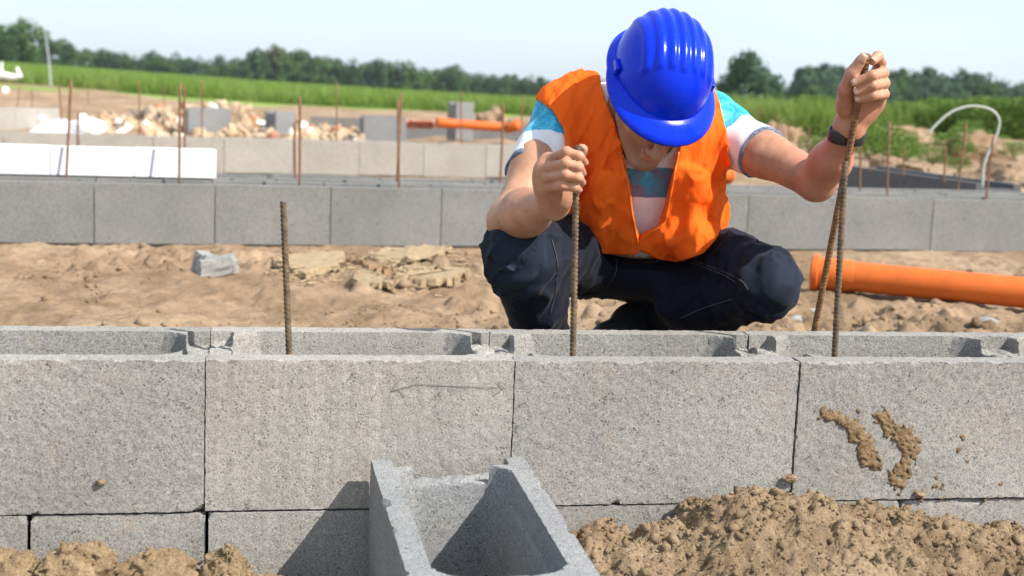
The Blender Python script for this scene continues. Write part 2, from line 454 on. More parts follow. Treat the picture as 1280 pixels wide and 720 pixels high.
# pencilled arrow on the second block (flat pencil line on the face)
def stroke(pts, w, V, F, y):
    for a, b in zip(pts[:-1], pts[1:]):
        a, b = np.array(a), np.array(b); t = (b - a) / (np.linalg.norm(b - a) + 1e-9); n = np.array([-t[1], t[0]]) * w / 2; k = len(V)
        V += [(a[0] - n[0], y, a[1] - n[1]), (b[0] - n[0], y, b[1] - n[1]), (b[0] + n[0], y, b[1] + n[1]), (a[0] + n[0], y, a[1] + n[1])]; F.append((k, k + 1, k + 2, k + 3))
Vp, Fp = [], []
def pxz(px, py): q = Yp(px, py, 0); return (q[0] - JX[1], q[2])
stroke([pxz(*q) for q in ((502, 474), (495, 481), (489, 490), (497, 488), (506, 496))], .0013, Vp, Fp, -.0014)
stroke([pxz(*q) for q in ((491, 489), (520, 481), (560, 483), (600, 485), (629, 485.5))], .0012, Vp, Fp, -.0014)
stroke([pxz(*q) for q in ((622, 479), (630, 486), (617, 495))], .0012, Vp, Fp, -.0014)
MAT_PENCIL = plain('pencil', (.16, .15, .14), .8)
ar = obj('pencil_arrow', py_mesh('pencil_arrow', Vp, Fp, MAT_PENCIL), blocks[1])

# loose block leaning square on to the wall, hollow side up
lb = empty('concrete_block', (.274, -.533, -.186))
tag(lb, 'loose hollow grey block standing against the front wall with its open side up', 'concrete block', 'loose concrete blocks')
ml = block_mesh('loose_block', MAT_CON_LOOSE, .505, .253, .25, .034, .034, 0, 61, notch2=.03, corner=.05)
b = obj('block_body', ml, lb); b.rotation_euler = (0, 0, math.pi / 2); b.location = (.253, 0, 0)
lb.rotation_euler = (math.radians(3.4), 0, math.radians(1.3))

# second wall (two rows) and third wall
def row_wall(name, label, start, ang, n, L, mat, W=.30, H=.25, skip=()):
    w = empty(name, start, ang); tag(w, label, 'wall', 'courses of concrete blocks')
    me = far_block_mesh('row_block', mat, L - .004, W, H)
    for k in range(n):
        if k in skip: continue
        o = obj('block', me, w, (k * L, RNG.uniform(-.004, .004), RNG.uniform(-.004, .002))); o.rotation_euler = (0, 0, RNG.uniform(-.004, .004))
    return w
a2 = math.atan(.075)
s2 = np.array([-.576, 3.665, 0]); d2 = np.array([math.cos(a2), math.sin(a2), 0]); n2 = np.array([-math.sin(a2), math.cos(a2), 0]); L2 = .488
w2 = row_wall('block_wall', 'long grey block wall behind the worker, front row of the double wall', s2 - 2 * L2 * d2, a2, 12, L2, MAT_CON_FAR)
# its low footing course
V, F = [], []; box(0, 12 * L2, .012, .29, -.42, -.2535, V, F)
obj('footing', py_mesh('footing', V, F, MAT_CON_FAR), w2)
w2b = row_wall('block_wall', 'back row of the double grey block wall, seen only as pale strips along its top', s2 - 2.4 * L2 * d2 + .41 * n2, a2, 13, L2, MAT_CON_FAR)
A3, B3 = Zp(20, 166.5, 0), Zp(640, 182.5, 0); d3 = (B3 - A3) / np.linalg.norm(B3 - A3); L3 = .512
s3 = Zp(450, 178, 0) - 7 * L3 * d3
w3 = row_wall('block_wall', 'pale sunlit block wall farther back, between the white board and the rubble', s3, math.atan2(d3[1], d3[0]), 11, L3, MAT_CON_PALE)
Ad, Bd = Zp(1056, 206, 0), Zp(1222, 229, 0); dd = (Bd - Ad) / np.linalg.norm(Bd - Ad)
w4 = row_wall('block_wall', 'dark block wall running in towards the right end of the grey wall', Ad, math.atan2(dd[1], dd[0]), 4, np.linalg.norm(Bd - Ad) / 4, MAT_CON_DARK, W=.3)

# ------------------------------------------------------------------ air: a faint summer haze over the distance
V, F = [], []; box(-2500, 2500, -120, 3600, -9, 40, V, F); hz_ = obj('haze', py_mesh('haze', V, F)); tag(hz_, 'pale summer haze over the fields', kind='stuff')
hm = bpy.data.materials.new('haze'); hm.use_nodes = True; hn = hm.node_tree; hn.nodes.remove(hn.nodes['Principled BSDF'])
pv = hn.nodes.new('ShaderNodeVolumePrincipled'); pv.inputs['Color'].default_value = (.80, .88, 1, 1); pv.inputs['Density'].default_value = .00018; pv.inputs['Anisotropy'].default_value = .2
hn.links.new(pv.outputs[0], hn.nodes['Material Output'].inputs['Volume']); hz_.data.materials.append(hm)

# ------------------------------------------------------------------ the worker
person = empty('person', tuple(Zp(800, 440, -.27)))
tag(person, 'crouching worker in blue hard hat, orange safety vest and dark jeans gripping steel bars', 'person')
PLOC = np.array(person.location)
def pobj(name, V, Q, mat, parent=person, smooth=True):
    o = obj(name, np_mesh(name, V - PLOC, Q, mat, smooth), parent); return o

def skin_mat():
    m = M('skin', .52, .35); co = m.coord()
    n = m.noise(co, 16, 5, .6); c = m.ramp(n, [(.3, (.33, .158, .092)), (.5, (.44, .228, .142)), (.72, (.53, .295, .195))])
    c = m.mix(.35, c, m.ramp(m.noise(co, 75, 5, .7), [(.35, (.78, .74, .72)), (.65, (1.18, 1.2, 1.2))]), 'MULTIPLY')
    c = m.mix(m.math('MULTIPLY', m.attr('flush'), 1.0), c, (.50, .165, .105))
    c = m.mix(m.attr('jaw_shade'), c, m.ramp(m.noise(co, 900, 2), [(.35, (.10, .058, .04)), (.65, (.30, .17, .115))]))  # face shade painted into the skin colour, speckled
    m.col(c); f = m.noise(co, 420, 3); m.bump(f, .3, .0008); m.bump(m.noise(co, 130, 4, .7), .3, .002)
    m.set(Subsurface_Weight=.07, Subsurface_Scale=.01); m.b.inputs['Subsurface Radius'].default_value = (1, .35, .2)
    return m.m
MAT_SKIN = skin_mat()

# joints (pixel of the photograph, depth in metres) turned into places
J = dict(
    pelvis=T(800, 318, 3.10), belly=T(803, 272, 2.97), chest=T(806, 205, 2.89), neck0=T(812, 148, 2.84), neck1=T(822, 118, 2.73),
    sh_r=T(706, 152, 2.86), el_r=T(638, 276, 2.655), wr_r=T(692, 252, 2.44),
    sh_l=T(893, 160, 2.87), el_l=T(1021, 226, 2.665), wr_l=T(1061, 165, 2.525),
)
# ---- head frame: the face looks down and towards the camera
def nrm(v): return v / np.linalg.norm(v)
TOW = -FW
_ti, _ro, _ya = math.radians(52), math.radians(16), math.radians(3)
u0 = math.cos(_ti) * UP + math.sin(_ti) * TOW; f0 = math.cos(_ti) * TOW - math.sin(_ti) * UP; s0 = RT
u1 = math.cos(_ro) * u0 + math.sin(_ro) * s0; s1 = math.cos(_ro) * s0 - math.sin(_ro) * u0
HF = math.cos(_ya) * f0 + math.sin(_ya) * s1; HS = math.cos(_ya) * s1 - math.sin(_ya) * f0; HU = u1
RIM = T(826, 96, 2.655)                        # centre of the helmet's rim
HM = np.stack([HS, HF, HU], 1)                 # columns: to viewer's right, face direction, crown
HC = RIM - .047 * HU + .004 * HF - .008 * UP + .010 * RT               # skull centre
def head_sdf(p):
    q = (p - HC) @ HM; q = q.copy(); qa = q.copy(); qa[:, 0] = np.abs(q[:, 0])
    A = lambda *v: np.array(v)
    d = ell(q, A(0, -.012, .028), (.074, .094, .088))                     # skull
    d = sm(d, ell(q, A(0, .030, -.045), (.053, .058, .062)), .03)         # mid face
    d = sm(d, seg(qa, A(.047, .0, -.062), A(.017, .068, -.104), .018, .016), .025)   # jaw
    d = sm(d, ell(q, A(0, .079, -.102), (.018, .015, .016)), .018)        # chin
    d = sm(d, ell(qa, A(.040, .058, -.030), (.022, .018, .018)), .02)     # cheek bones
    d = sm(d, seg(qa, A(.014, .088, .014), A(.042, .074, .012), .010, .008), .012)   # brow ridge
    d = smx(d, -ell(qa, A(.031, .093, -.006), (.017, .016, .011)), .01)   # eye sockets
    d = sm(d, seg(q, A(0, .088, .008), A(0, .116, -.040), .0085, .0125), .011)        # nose
    d = sm(d, ell(qa, A(.0135, .103, -.043), (.0088, .0105, .0078)), .006)            # wings
    d = smx(d, -ell(qa, A(.0065, .108, -.0515), (.0035, .004, .004)), .003)            # nostrils
    d = sm(d, ell(q, A(0, .088, -.063), (.022, .010, .006)), .006)        # upper lip
    d = sm(d, ell(q, A(0, .087, -.075), (.019, .010, .0065)), .005)       # lower lip
    d = smx(d, -ell(q, A(0, .099, -.069), (.024, .008, .0013)), .003)     # mouth line
    e = ell(qa, A(.076, -.012, -.018), (.008, .020, .032)); e = smx(e, -ell(qa, A(.084, -.006, -.018), (.006, .012, .021)), .006)
    d = sm(d, e, .006)                                                    # ears
    return d
g_head = (HC, .15, head_sdf)
g_neck = ((J['neck0'] + J['neck1']) / 2, .16, lambda p: sm(sm(seg(p, J['neck0'] - .05 * UP, HC - .075 * HU - .02 * HF, .060, .054),
          seg(p, T(772, 160, 2.815), HC - .05 * HU - .02 * HF - .045 * HS, .016, .014), .02), seg(p, T(838, 172, 2.80), HC - .05 * HU - .02 * HF + .045 * HS, .016, .014), .02))
def torso_sdf(p):
    ax = nrm(J['neck0'] - J['pelvis']); X = RT; Yv = nrm(np.cross(ax, X)); Mx = np.stack([X, Yv, ax], 1)
    d = ell(p, J['chest'], (.163, .108, .20), Mx)
    d = sm(d, ell(p, J['belly'], (.150, .118, .16), Mx), .06)
    d = sm(d, seg(p, J['sh_r'] + .012 * RT, J['sh_l'] - .012 * RT, .058), .06)
    d = sm(d, seg(p, J['neck0'], J['sh_r'] + .03 * RT, .045, .042), .05)
    d = sm(d, seg(p, J['neck0'], J['sh_l'] - .03 * RT, .045, .042), .05)
    d = sm(d, ell(p, J['pelvis'] + .02 * UP, (.155, .115, .09), Mx), .06)
    return d
g_torso = (T(803, 230, 2.95), .40, torso_sdf)
def arm_r(p):
    d = seg(p, J['sh_r'], J['el_r'], .057, .041)
    d = sm(d, ell(p, T(668, 222, 2.74), (.047, .050, .075), None), .03)                # biceps and triceps
    d = sm(d, seg(p, J['el_r'] , J['wr_r'], .041, .026), .025)
    d = sm(d, ell(p, J['el_r'] * .62 + J['wr_r'] * .38 + .004 * UP, (.047, .060, .044)), .03)      # forearm belly
    d = sm(d, ell(p, J['el_r'] + .010 * FW - .012 * UP, (.032, .03, .032)), .02)        # point of the elbow
    return d
g_arm_r = (J['el_r'], .36, arm_r)
def arm_l(p):
    d = seg(p, J['sh_l'], J['el_l'], .050, .037)
    d = sm(d, ell(p, J['sh_l'] * .5 + J['el_l'] * .5 - .004 * UP, (.048, .046, .040)), .03)
    d = sm(d, seg(p, J['el_l'], J['wr_l'], .038, .0262), .006)
    d = sm(d, ell(p, J['el_l'] * .6 + J['wr_l'] * .4 + .002 * RT, (.039, .056, .042)), .014)
    d = sm(d, ell(p, J['el_l'] + .012 * FW - .008 * UP + .002 * RT, (.030, .03, .028)), .02)
    return d
g_arm_l = (J['el_l'], .36, arm_l)

# ---- right hand (on the viewer's left): a fist round the bar, back of the hand to the camera
RB0, RB1 = Yp(716, 470, .13), Yp(722, 186, .13)           # its bar
HR_F = [  # knuckle, middle joint, end joint, tip (px, py, depth), radius
    [(686, 200, 2.375), (708, 190.5, 2.322), (724, 195.5, 2.318), (729.5, 202.5, 2.345), .0090],
    [(678, 211, 2.372), (707.5, 204.5, 2.314), (723.5, 209, 2.314), (727.5, 216, 2.345), .0090],
    [(677, 223.5, 2.374), (706.5, 218, 2.316), (723, 222, 2.316), (727, 228, 2.347), .0088],
    [(681, 236, 2.380), (703, 232, 2.326), (718, 234, 2.324), (722.5, 237.5, 2.349), .0084]]
HR_T = [(700, 252, 2.41), (712, 228, 2.402), (720, 204, 2.392), (728, 187, 2.372)]
def chainsdf(p, P, r, taper=(1.08, 1.0, .93, .84), k=.004):
    d = seg(p, P[0], P[1], r * taper[0], r * taper[1])
    d = sm(d, seg(p, P[1], P[2], r * taper[1], r * taper[2]), k)
    d = sm(d, seg(p, P[2], P[3], r * taper[2], r * taper[3]), k)
    d = sm(d, (np.linalg.norm(p - P[1], axis=1) - r * 1.05), .004)          # the knuckle
    return d
def hand(fingers, thumb, wrist, heel, kn, web=.0010, thr=.0120):
    FP = [[T(*q) for q in f[:4]] for f in fingers]; TH = [T(*q) for q in thumb]
    def f(p):
        pal = None
        for P in FP:                                                        # palm: a fan of metacarpals
            s = seg(p, wrist, P[0], .0185, .0125); pal = s if pal is None else sm(pal, s, .022)
        for h, r in heel: pal = sm(pal, np.linalg.norm(p - h, axis=1) - r, .02)
        d = pal
        for P, fg in zip(FP, fingers):
            fs = sm(chainsdf(p, P, fg[4]), pal, .010); d = sm(np.minimum(d, fs), fs, web)
        t = chainsdf(p, TH, thr, (1.35, 1.08, 1.0, .82), .006); t = sm(t, pal, .016)
        d = sm(d, t, .002)
        return d
    return f, FP, TH
hand_r, FPR, THR = hand(HR_F, HR_T, J['wr_r'] - .004 * UP, [(T(702, 247, 2.405), .019), (T(690, 232, 2.40), .017), (T(697, 222, 2.40), .016)], None)
g_hand_r = (T(704, 222, 2.36), .115, hand_r)
# ---- left hand (viewer's right): palm to the camera, fingers closing over the bar
LB0, LB1 = T(1013, 440, 2.707), T(1084.5, 68, 2.415)        # the leaning bar
HL_F = [
    [(1092, 98, 2.495), (1100, 79, 2.470), (1097.5, 70, 2.437), (1091, 76, 2.424), .0098],
    [(1096, 105, 2.500), (1103.5, 91, 2.455), (1090, 94.5, 2.412), (1070.5, 103, 2.421), .0100],
    [(1097, 118, 2.505), (1105, 104, 2.458), (1091, 107, 2.417), (1073, 114.5, 2.426), .0096],
    [(1094, 131, 2.510), (1104.5, 117.5, 2.462), (1091, 119.5, 2.424), (1074.5, 123.8, 2.433), .0090]]
HL_T = [(1057, 134, 2.488), (1057, 111, 2.458), (1065, 92, 2.432), (1077, 74.5, 2.420)]
hand_l, FPL, THL = hand(HL_F, HL_T, T(1063, 153, 2.522), [(T(1061, 128, 2.492), .0190), (T(1078, 138, 2.515), .020), (T(1070, 112, 2.490), .017), (T(1086, 124, 2.505), .017)], None)
g_hand_l = (T(1076, 112, 2.47), .125, hand_l)
GROUPS = [g_torso, g_neck, g_head, g_arm_r, g_hand_r, g_arm_l, g_hand_l]
def body_sdf(p): return union(p, GROUPS, .014, .05)
Vb, Qb = surface(body_sdf, J['pelvis'] - np.array([.55, .9, .30]), J['neck0'] + np.array([.62, .35, .32]), .0026)
Vb = relax(Vb, Qb, 1, .35)
body = pobj('body', Vb, Qb, MAT_SKIN)
fl = np.zeros(len(Vb))
for P in FPR + FPL:
    for j in (0, 1, 3): fl = np.maximum(fl, .40 * np.exp(-(np.linalg.norm(Vb - P[j], axis=1) / .011) ** 2))
fl = np.maximum(fl, .55 * np.clip(1.15 - np.linalg.norm(Vb - (J['el_l'] * .5 + J['wr_l'] * .5), axis=1) / .17, 0, 1) * (Vb @ RT > (J['el_l'] @ RT) - .045))
fl = np.maximum(fl, .25 * np.exp(-(np.linalg.norm(Vb - T(1060, 120, 2.46), axis=1) / .04) ** 2))
hq = (Vb - HC) @ HM
fl = np.maximum(fl, .75 * np.exp(-((hq[:, 0] / .021) ** 4 + ((hq[:, 2] + .069) / .011) ** 4 + ((hq[:, 1] - .095) / .014) ** 4)))
attr(body.data, 'flush', fl)
st = sstep(-.040, -.062, hq[:, 2]) * sstep(-.01, .02, hq[:, 1]) * sstep(-.155, -.120, hq[:, 2]); lips = np.exp(-((hq[:, 0] / .021) ** 4 + ((hq[:, 2] + .069) / .011) ** 4)); st = np.maximum(st, sstep(-.050, -.056, hq[:, 2]) * (np.abs(hq[:, 0]) < .03) * (hq[:, 1] > .07)); attr(body.data, 'jaw_shade', .5 * np.clip(st - lips, 0, 1) * (np.linalg.norm(Vb - HC, axis=1) < .17))  # mask of the painted shade on jaw and upper lip, lips spared

# nails, eyes, hair
MAT_NAIL = plain('nail', (.60, .36, .27), .4, .5, .05)
def nail(P, r):
    a, b = P[2], P[3]; ax = nrm(b - a); out = nrm(-FW - ax * (-FW @ ax) + .25 * UP); sd = np.cross(ax, out); V, F = [], []
    for i in range(4):
        for j in range(5):
            th = (j - 2) * .42; V.append(b + ax * (r * (-.5 + .45 * i)) + (out * math.cos(th) + sd * math.sin(th)) * r * (.86 - (.05 if i == 3 else 0)) - PLOC)
    for i in range(3):
        for j in range(4): F.append((i * 5 + j, i * 5 + j + 1, i * 5 + j + 6, i * 5 + j + 5))
    o = obj('fingernail', py_mesh('fingernail', V, F, MAT_NAIL, True), body)
    md = o.modifiers.new('thick', 'SOLIDIFY'); md.thickness = .0006
for P, f in list(zip(FPR, HR_F)) + list(zip(FPL, HL_F)): nail(P, f[4])
nail(THL, .0125); nail(THR, .0125)
MAT_EYE = plain('eye', (.75, .72, .68), .2, .5, .03); MAT_HAIR = plain('hair', (.05, .032, .02), .6, .3, .4, 200, .5)
def ellipsoid_vq(c, r, Mx, n=14):
    th = np.linspace(0, 2 * np.pi, n, endpoint=False); ph = np.linspace(-1.45, 1.45, n // 2 + 2); V = []
    for b in ph:
        for a in th: V.append(c + Mx @ (np.array([math.cos(a) * math.cos(b), math.sin(a) * math.cos(b), math.sin(b)]) * r))
    Q = [(i * n + j, i * n + (j + 1) % n, (i + 1) * n + (j + 1) % n, (i + 1) * n + j) for i in range(len(ph) - 1) for j in range(n)]
    return np.array(V), np.array(Q)
for s in (-1, 1):
    pobj('eye', *ellipsoid_vq(HC + HM @ np.array([s * .031, .078, -.006]), np.array([.012, .012, .012]), HM), MAT_EYE, body)
def hair_sdf(p):
    q = (p - HC) @ HM
    d = ell(q, np.array([0, -.014, .028]), (.0785, .098, .0915)) + .0015 * vnoise(p * np.array([300, 300, 120]), 5)
    d = np.maximum(d, -head_sdf(p) - .004)
    cut = np.maximum(-.048 - q[:, 2] , (q[:, 1] - .035) + np.maximum(q[:, 2] - .02, 0) * -.6)     # stops above the nape and before the face
    ear = .03 - np.linalg.norm(np.stack([np.abs(q[:, 0]) - .078, q[:, 1] + .010, q[:, 2] + .02], 1), axis=1)
    return np.maximum(np.maximum(d, cut), ear)
Vh, Qh = surface(hair_sdf, HC - .14, HC + .14, .003); pobj('hair', Vh, Qh, MAT_HAIR, body)

# ---- T-shirt: torso and sleeves, cut at neck and hems
hem_r = T(656, 219, 2.75); hem_l = T(946, 204, 2.775)
dir_r = nrm(nrm(J['el_r'] - J['sh_r']) + .10 * RT); dir_l = nrm(J['el_l'] - J['sh_l'])
def sleeve_r(p):
    d = seg(p, J['sh_r'], J['sh_r'] * .3 + J['el_r'] * .7, .066, .062); return d
def sleeve_l(p):
    d = seg(p, J['sh_l'], J['sh_l'] * .3 + J['el_l'] * .7, .060, .056); return d
def cloth_noise(p, s, A=1.0):
    q = np.stack([p @ RT, p @ UP, p @ FW], 1)
    return A * (.0042 * vnoise(q * np.array([26, 9, 20]) + 3, s) + .0022 * vnoise(q * np.array([48, 22, 40]), s + 1) + .0035 * vnoise((q @ np.array([[.7, .7, 0], [-.7, .7, 0], [0, 0, 1]])) * np.array([34, 7, 20]), s + 2))
def shirt_sdf(p):
    d = torso_sdf(p) - .008
    d = sm(d, np.maximum(sleeve_r(p), (p - hem_r) @ dir_r), .03)
    d = sm(d, np.maximum(sleeve_l(p), (p - hem_l) @ dir_l), .03)
    d = d + cloth_noise(p, 31, .9)
    # crease fans at the arm pits
    nk = np.linalg.norm((p - T(805, 146, 2.76)) @ np.stack([RT * .95, UP * .78, FW * .55], 1), axis=1) - .073
    d = np.maximum(d, -(p - T(800, 268, 2.98)) @ nrm(J['neck0'] - J['pelvis']))          # tucked in at the waist
    return smx(d, -nk, .006)
Vs, Qs = surface(shirt_sdf, J['pelvis'] - np.array([.45, .5, .2]), J['neck0'] + np.array([.5, .35, .2]), .0045)
Vs = relax(Vs, Qs, 1, .3)
def shirt_mat():
    m = M('tie_dye_jersey', .9, .15); co = m.coord(); f = m.attr('band')
    wob = m.noise(co, 22, 4, .6); n2 = m.noise(m.coord(scale=(1, 1, 1)), 34, 6, .75)
    blue = m.ramp(m.noise(co, 30, 5, .75, .6), [(.3, (.01, .14, .30)), (.48, (.02, .33, .55)), (.6, (.09, .50, .68)), (.75, (.45, .74, .82))])
    white = m.ramp(n2, [(.25, (.66, .66, .74)), (.75, (.84, .83, .84))])
    slate = m.ramp(n2, [(.3, (.10, .10, .17)), (.46, (.17, .17, .26)), (.56, (.05, .28, .44)), (.72, (.10, .52, .68))])
    rib = m.ramp(m.noise(m.coord(scale=(1, 1, 6)), 130, 2), [(.35, (.06, .08, .14)), (.65, (.2, .24, .34))])
    g = m.math('ADD', f, m.math('MULTIPLY', m.math('SUBTRACT', wob, .5), .12))
    def step(x): return m.ramp(g, [(max(0, x - .006), (0, 0, 0)), (x + .006, (1, 1, 1))])
    # 0 white collar | .2 blue | .4 white | .6 slate | .8 white | rib at the hems (attribute hem)
    c = m.mix(step(.2), white, blue); c = m.mix(step(.4), c, white); c = m.mix(step(.6), c, slate); c = m.mix(step(.8), c, white)
    c = m.mix(m.attr('hem'), c, rib); m.col(c)
    m.bump(m.noise(co, 700, 2), .25, .0006); m.set(Sheen_Weight=.15); return m.m
shirt = pobj('t_shirt', Vs, Qs, shirt_mat())
# dye bands: run along the sleeves and down the chest
tr = ((Vs - J['sh_r']) @ dir_r) / ((hem_r - J['sh_r']) @ dir_r); tl = ((Vs - J['sh_l']) @ dir_l) / ((hem_l - J['sh_l']) @ dir_l)
yc = 360 - FPX * ((Vs - CAM) @ UP) / ((Vs - CAM) @ FW)
band = np.interp(yc, [120, 206, 211, 230, 246, 252, 320], [.46, .5, .62, .70, .78, .9, .95])
is_r = ((Vs - J['sh_r']) @ RT < .045); is_l = ((Vs - J['sh_l']) @ RT > -.035)
band = np.where(is_r, np.interp(tr, [-.6, .56, .66, 1.1], [.22, .36, .44, .5]), band); band = np.where(is_l, np.interp(tl, [-.6, .50, .62, 1.1], [.22, .36, .44, .5]), band)
attr(shirt.data, 'band', band)
hem = np.where(is_r, sstep(-.012, -.009, (Vs - hem_r) @ dir_r), 0) + np.where(is_l, sstep(-.012, -.009, (Vs - hem_l) @ dir_l), 0)
attr(shirt.data, 'hem', np.clip(hem, 0, 1))

# ---- jeans
kn_r, kn_l = T(653, 312, 2.655), T(958, 352, 2.74)
an_r, an_l = T(686, 428, 2.86), T(812, 402, 3.02)
hip_r, hip_l = T(748, 322, 3.06), T(852, 318, 3.06)
def legfold(p, K, A, B, s):
    """creases that gather in the hollow of a bent knee"""
    r = np.linalg.norm(p - K, axis=1); q = np.stack([p @ RT, p @ UP, p @ FW], 1); w = np.exp(-(r / .13) ** 2)
    ax = nrm(A + B - 2 * K); t = (p - K) @ ax; ang = vnoise(q * 9, s) * 2.2
    return -w * .0085 * np.sin(t * 150 + ang * 2.6) * np.clip(.35 + .8 * vnoise(q * 13, s + 3), 0, 1) + .005 * vnoise(q * np.array([14, 26, 20]), s + 1) + .002 * vnoise(q * 60, s + 2) - .0095 * np.maximum(1 - np.abs(vnoise((q @ np.array([[.8, .6, 0], [-.6, .8, 0], [0, 0, 1]])) * np.array([34, 11, 18]), s + 5)) * 4.5, 0) * (.35 + .65 * w)
def jeans_sdf(p):
    d = ell(p, J['pelvis'] + .01 * UP, (.172, .140, .118))
    d = sm(d, ell(p, J['pelvis'] + .035 * FW - .02 * UP, (.165, .13, .085)), .05)
    d = sm(d, ell(p, T(800, 328, 2.965), (.14, .13, .078)), .06)                        # lap
    th_r = seg(p, hip_r, kn_r, .096, .069); sh_r = seg(p, kn_r - .016 * UP - .004 * RT, an_r, .070, .048)
    sh_r = sm(sh_r, ell(p, kn_r * .55 + an_r * .45 + .03 * FW, (.062, .07, .085)), .03)
    leg_r = sm(th_r, sh_r, .022) + legfold(p, kn_r + .02 * FW, hip_r, an_r, 71)
    th_l = seg(p, hip_l, kn_l, .100, .067); sh_l = seg(p, kn_l - .012 * UP, an_l, .062, .046)
    sh_l = sm(sh_l, ell(p, kn_l * .5 + an_l * .5 - .006 * UP, (.11, .07, .055)), .03)
    leg_l = sm(th_l, sh_l, .014) + legfold(p, kn_l + .03 * FW - .05 * RT, hip_l, an_l, 81)
    d = sm(d, leg_r, .035); d = sm(d, leg_l, .035)
    d = np.maximum(d, np.minimum((p - T(800, 268, 3.0)) @ nrm(J['neck0'] - J['pelvis']), .21 - np.linalg.norm(p - T(800, 262, 3.0), axis=1)))      # waist
    d = np.maximum(d, (p - (an_r + nrm(an_r - kn_r) * .035)) @ nrm(an_r - kn_r) * (np.linalg.norm(p - an_r, axis=1) < .16) + -1 * (np.linalg.norm(p - an_r, axis=1) >= .16))
    d = np.maximum(d, np.where(np.linalg.norm(p - an_l, axis=1) < .16, (p - (an_l + nrm(an_l - kn_l) * .02)) @ nrm(an_l - kn_l), -1))
    return d
Vj, Qj = surface(jeans_sdf, J['pelvis'] - np.array([.60, .85, .36]), J['pelvis'] + np.array([.62, .30, .2]), .0048)
Vj = relax(Vj, Qj, 1, .3)
def denim():
    m = M('dark_denim', .85, .15); co = m.coord()
    n = m.noise(co, 7, 5, .6); c = m.ramp(n, [(.3, (.0045, .0055, .011)), (.6, (.0085, .0115, .022)), (.8, (.015, .021, .037))])
    tw = m.noise(m.coord(scale=(1, 1, .35)), 420, 3, .7); c = m.mix(.5, c, m.ramp(tw, [(.35, (.65, .65, .68)), (.65, (1.4, 1.4, 1.42))]), 'MULTIPLY')
    c = m.mix(m.attr('knee_pale'), c, (.03, .045, .075)); m.col(c); m.bump(tw, .25, .0008); m.set(Sheen_Weight=.04, Sheen_Roughness=.5); return m.m
jeans = pobj('jeans', Vj, Qj, denim())
wq = np.maximum(np.exp(-(np.linalg.norm(Vj - (kn_r - .07 * FW - .03 * UP), axis=1) / .09) ** 2), np.exp(-(np.linalg.norm(Vj - (kn_l + .05 * RT - .02 * FW), axis=1) / .07) ** 2))
attr(jeans.data, 'knee_pale', .55 * wq * (.7 + .3 * fbm(Vj * 20, 3, 4)))  # lighter blue patches over both knees, broken up by noise
# seam stitching: thin raised thread lines found by dropping a line on to the cloth
def trace(fn, pts, n, t0=2.2, lift=.0012):
    P = spline([np.array([a, b, 0.]) for a, b in pts], n)[:, :2]; D = np.stack([ray(a, b) for a, b in P]); t = np.full(n, t0)
    for _ in range(70): t = t + fn(CAM + D * t[:, None]) * .7
    X = CAM + D * t[:, None]; ok = (np.abs(fn(X)) < .004) & (t < 4); return X[ok] - lift * FW
MAT_THREAD = plain('thread', (.075, .06, .07), .8)
for pts in (((800, 322), (850, 322), (900, 338), (925, 350), (935, 362)), ((806, 328), (852, 326), (898, 341), (920, 353)), ((772, 324), (768, 345), (752, 368)), ((690, 300), (697, 330), (694, 365), (688, 392)), ((850, 398), (880, 385), (915, 374))):
    X = trace(jeans_sdf, pts, 40); V, F = tube(X - PLOC, .0011, 5); obj('seam', py_mesh('seam', V, F, MAT_THREAD, True), jeans)
# ---- shoes
def shoe(ankle, toe, heel, up):
    def f(p):
        d = sm(seg(p, heel, toe, .040, .036), seg(p, ankle, heel * .7 + toe * .3, .045, .042), .03)
        return sm(d, ell(p, toe, (.046, .046, .034)), .02)
    V, Q = surface(f, np.minimum(np.minimum(ankle, toe), heel) - .08, np.maximum(np.maximum(ankle, toe), heel) + .08, .005)
    return V, Q
MAT_SHOE = plain('shoe_leather', (.018, .018, .02), .6, .4, .3, 40, .3)
for an, toe, heel in ((an_l, T(764, 424, 2.93), T(800, 398, 3.05)), (an_r, T(668, 462, 2.66), T(692, 452, 2.92))):
    pobj('shoe', *shoe(an, toe, heel, UP), MAT_SHOE)

# ---- safety vest
vneck = [(105, 752, 870), (130, 757, 866), (160, 768, 851), (190, 777, 846), (230, 787, 838), (262, 792, 832), (281, 795.5, 826), (287, 799, 812), (292, 801, 803), (300, 801, 801.6), (335, 801, 801.4)]
_vl = np.array([T(a, y, 2.76) for y, a, b in vneck]); _vr = np.array([T(b, y, 2.76) for y, a, b in vneck])
def vest_solid(p):
    ax = nrm(J['neck0'] - J['pelvis']); X = RT; Yv = nrm(np.cross(ax, X)); Mx = np.stack([X, Yv, ax], 1)
    d = ell(p, J['chest'] - .004 * FW, (.172, .127, .215), Mx)
    d = sm(d, ell(p, T(803, 270, 2.93), (.168, .135, .15), Mx), .06)
    d = sm(d, seg(p, T(726, 146, 2.85), T(862, 150, 2.85), .080, .078), .05)
    d = sm(d, seg(p, T(704, 142, 2.855), T(770, 142, 2.85), .046, .06), .04)
    d = sm(d, ell(p, T(762, 268, 2.815), (.060, .030, .115), Mx), .04)            # left front hanging free
    d = sm(d, ell(p, T(848, 268, 2.815), (.070, .034, .125), Mx), .04)             # right front, over the thigh
    d = sm(d, ell(p, T(866, 300, 2.79), (.055, .045, .05), Mx), .03)
    return d
VEY = [95, 122, 140, 165, 200, 240, 262, 300, 350]
VEL = [664, 672, 690, 703, 707, 706, 690, 660, 640]
VER = [884, 894, 899, 904, 908, 912, 930, 950, 960]
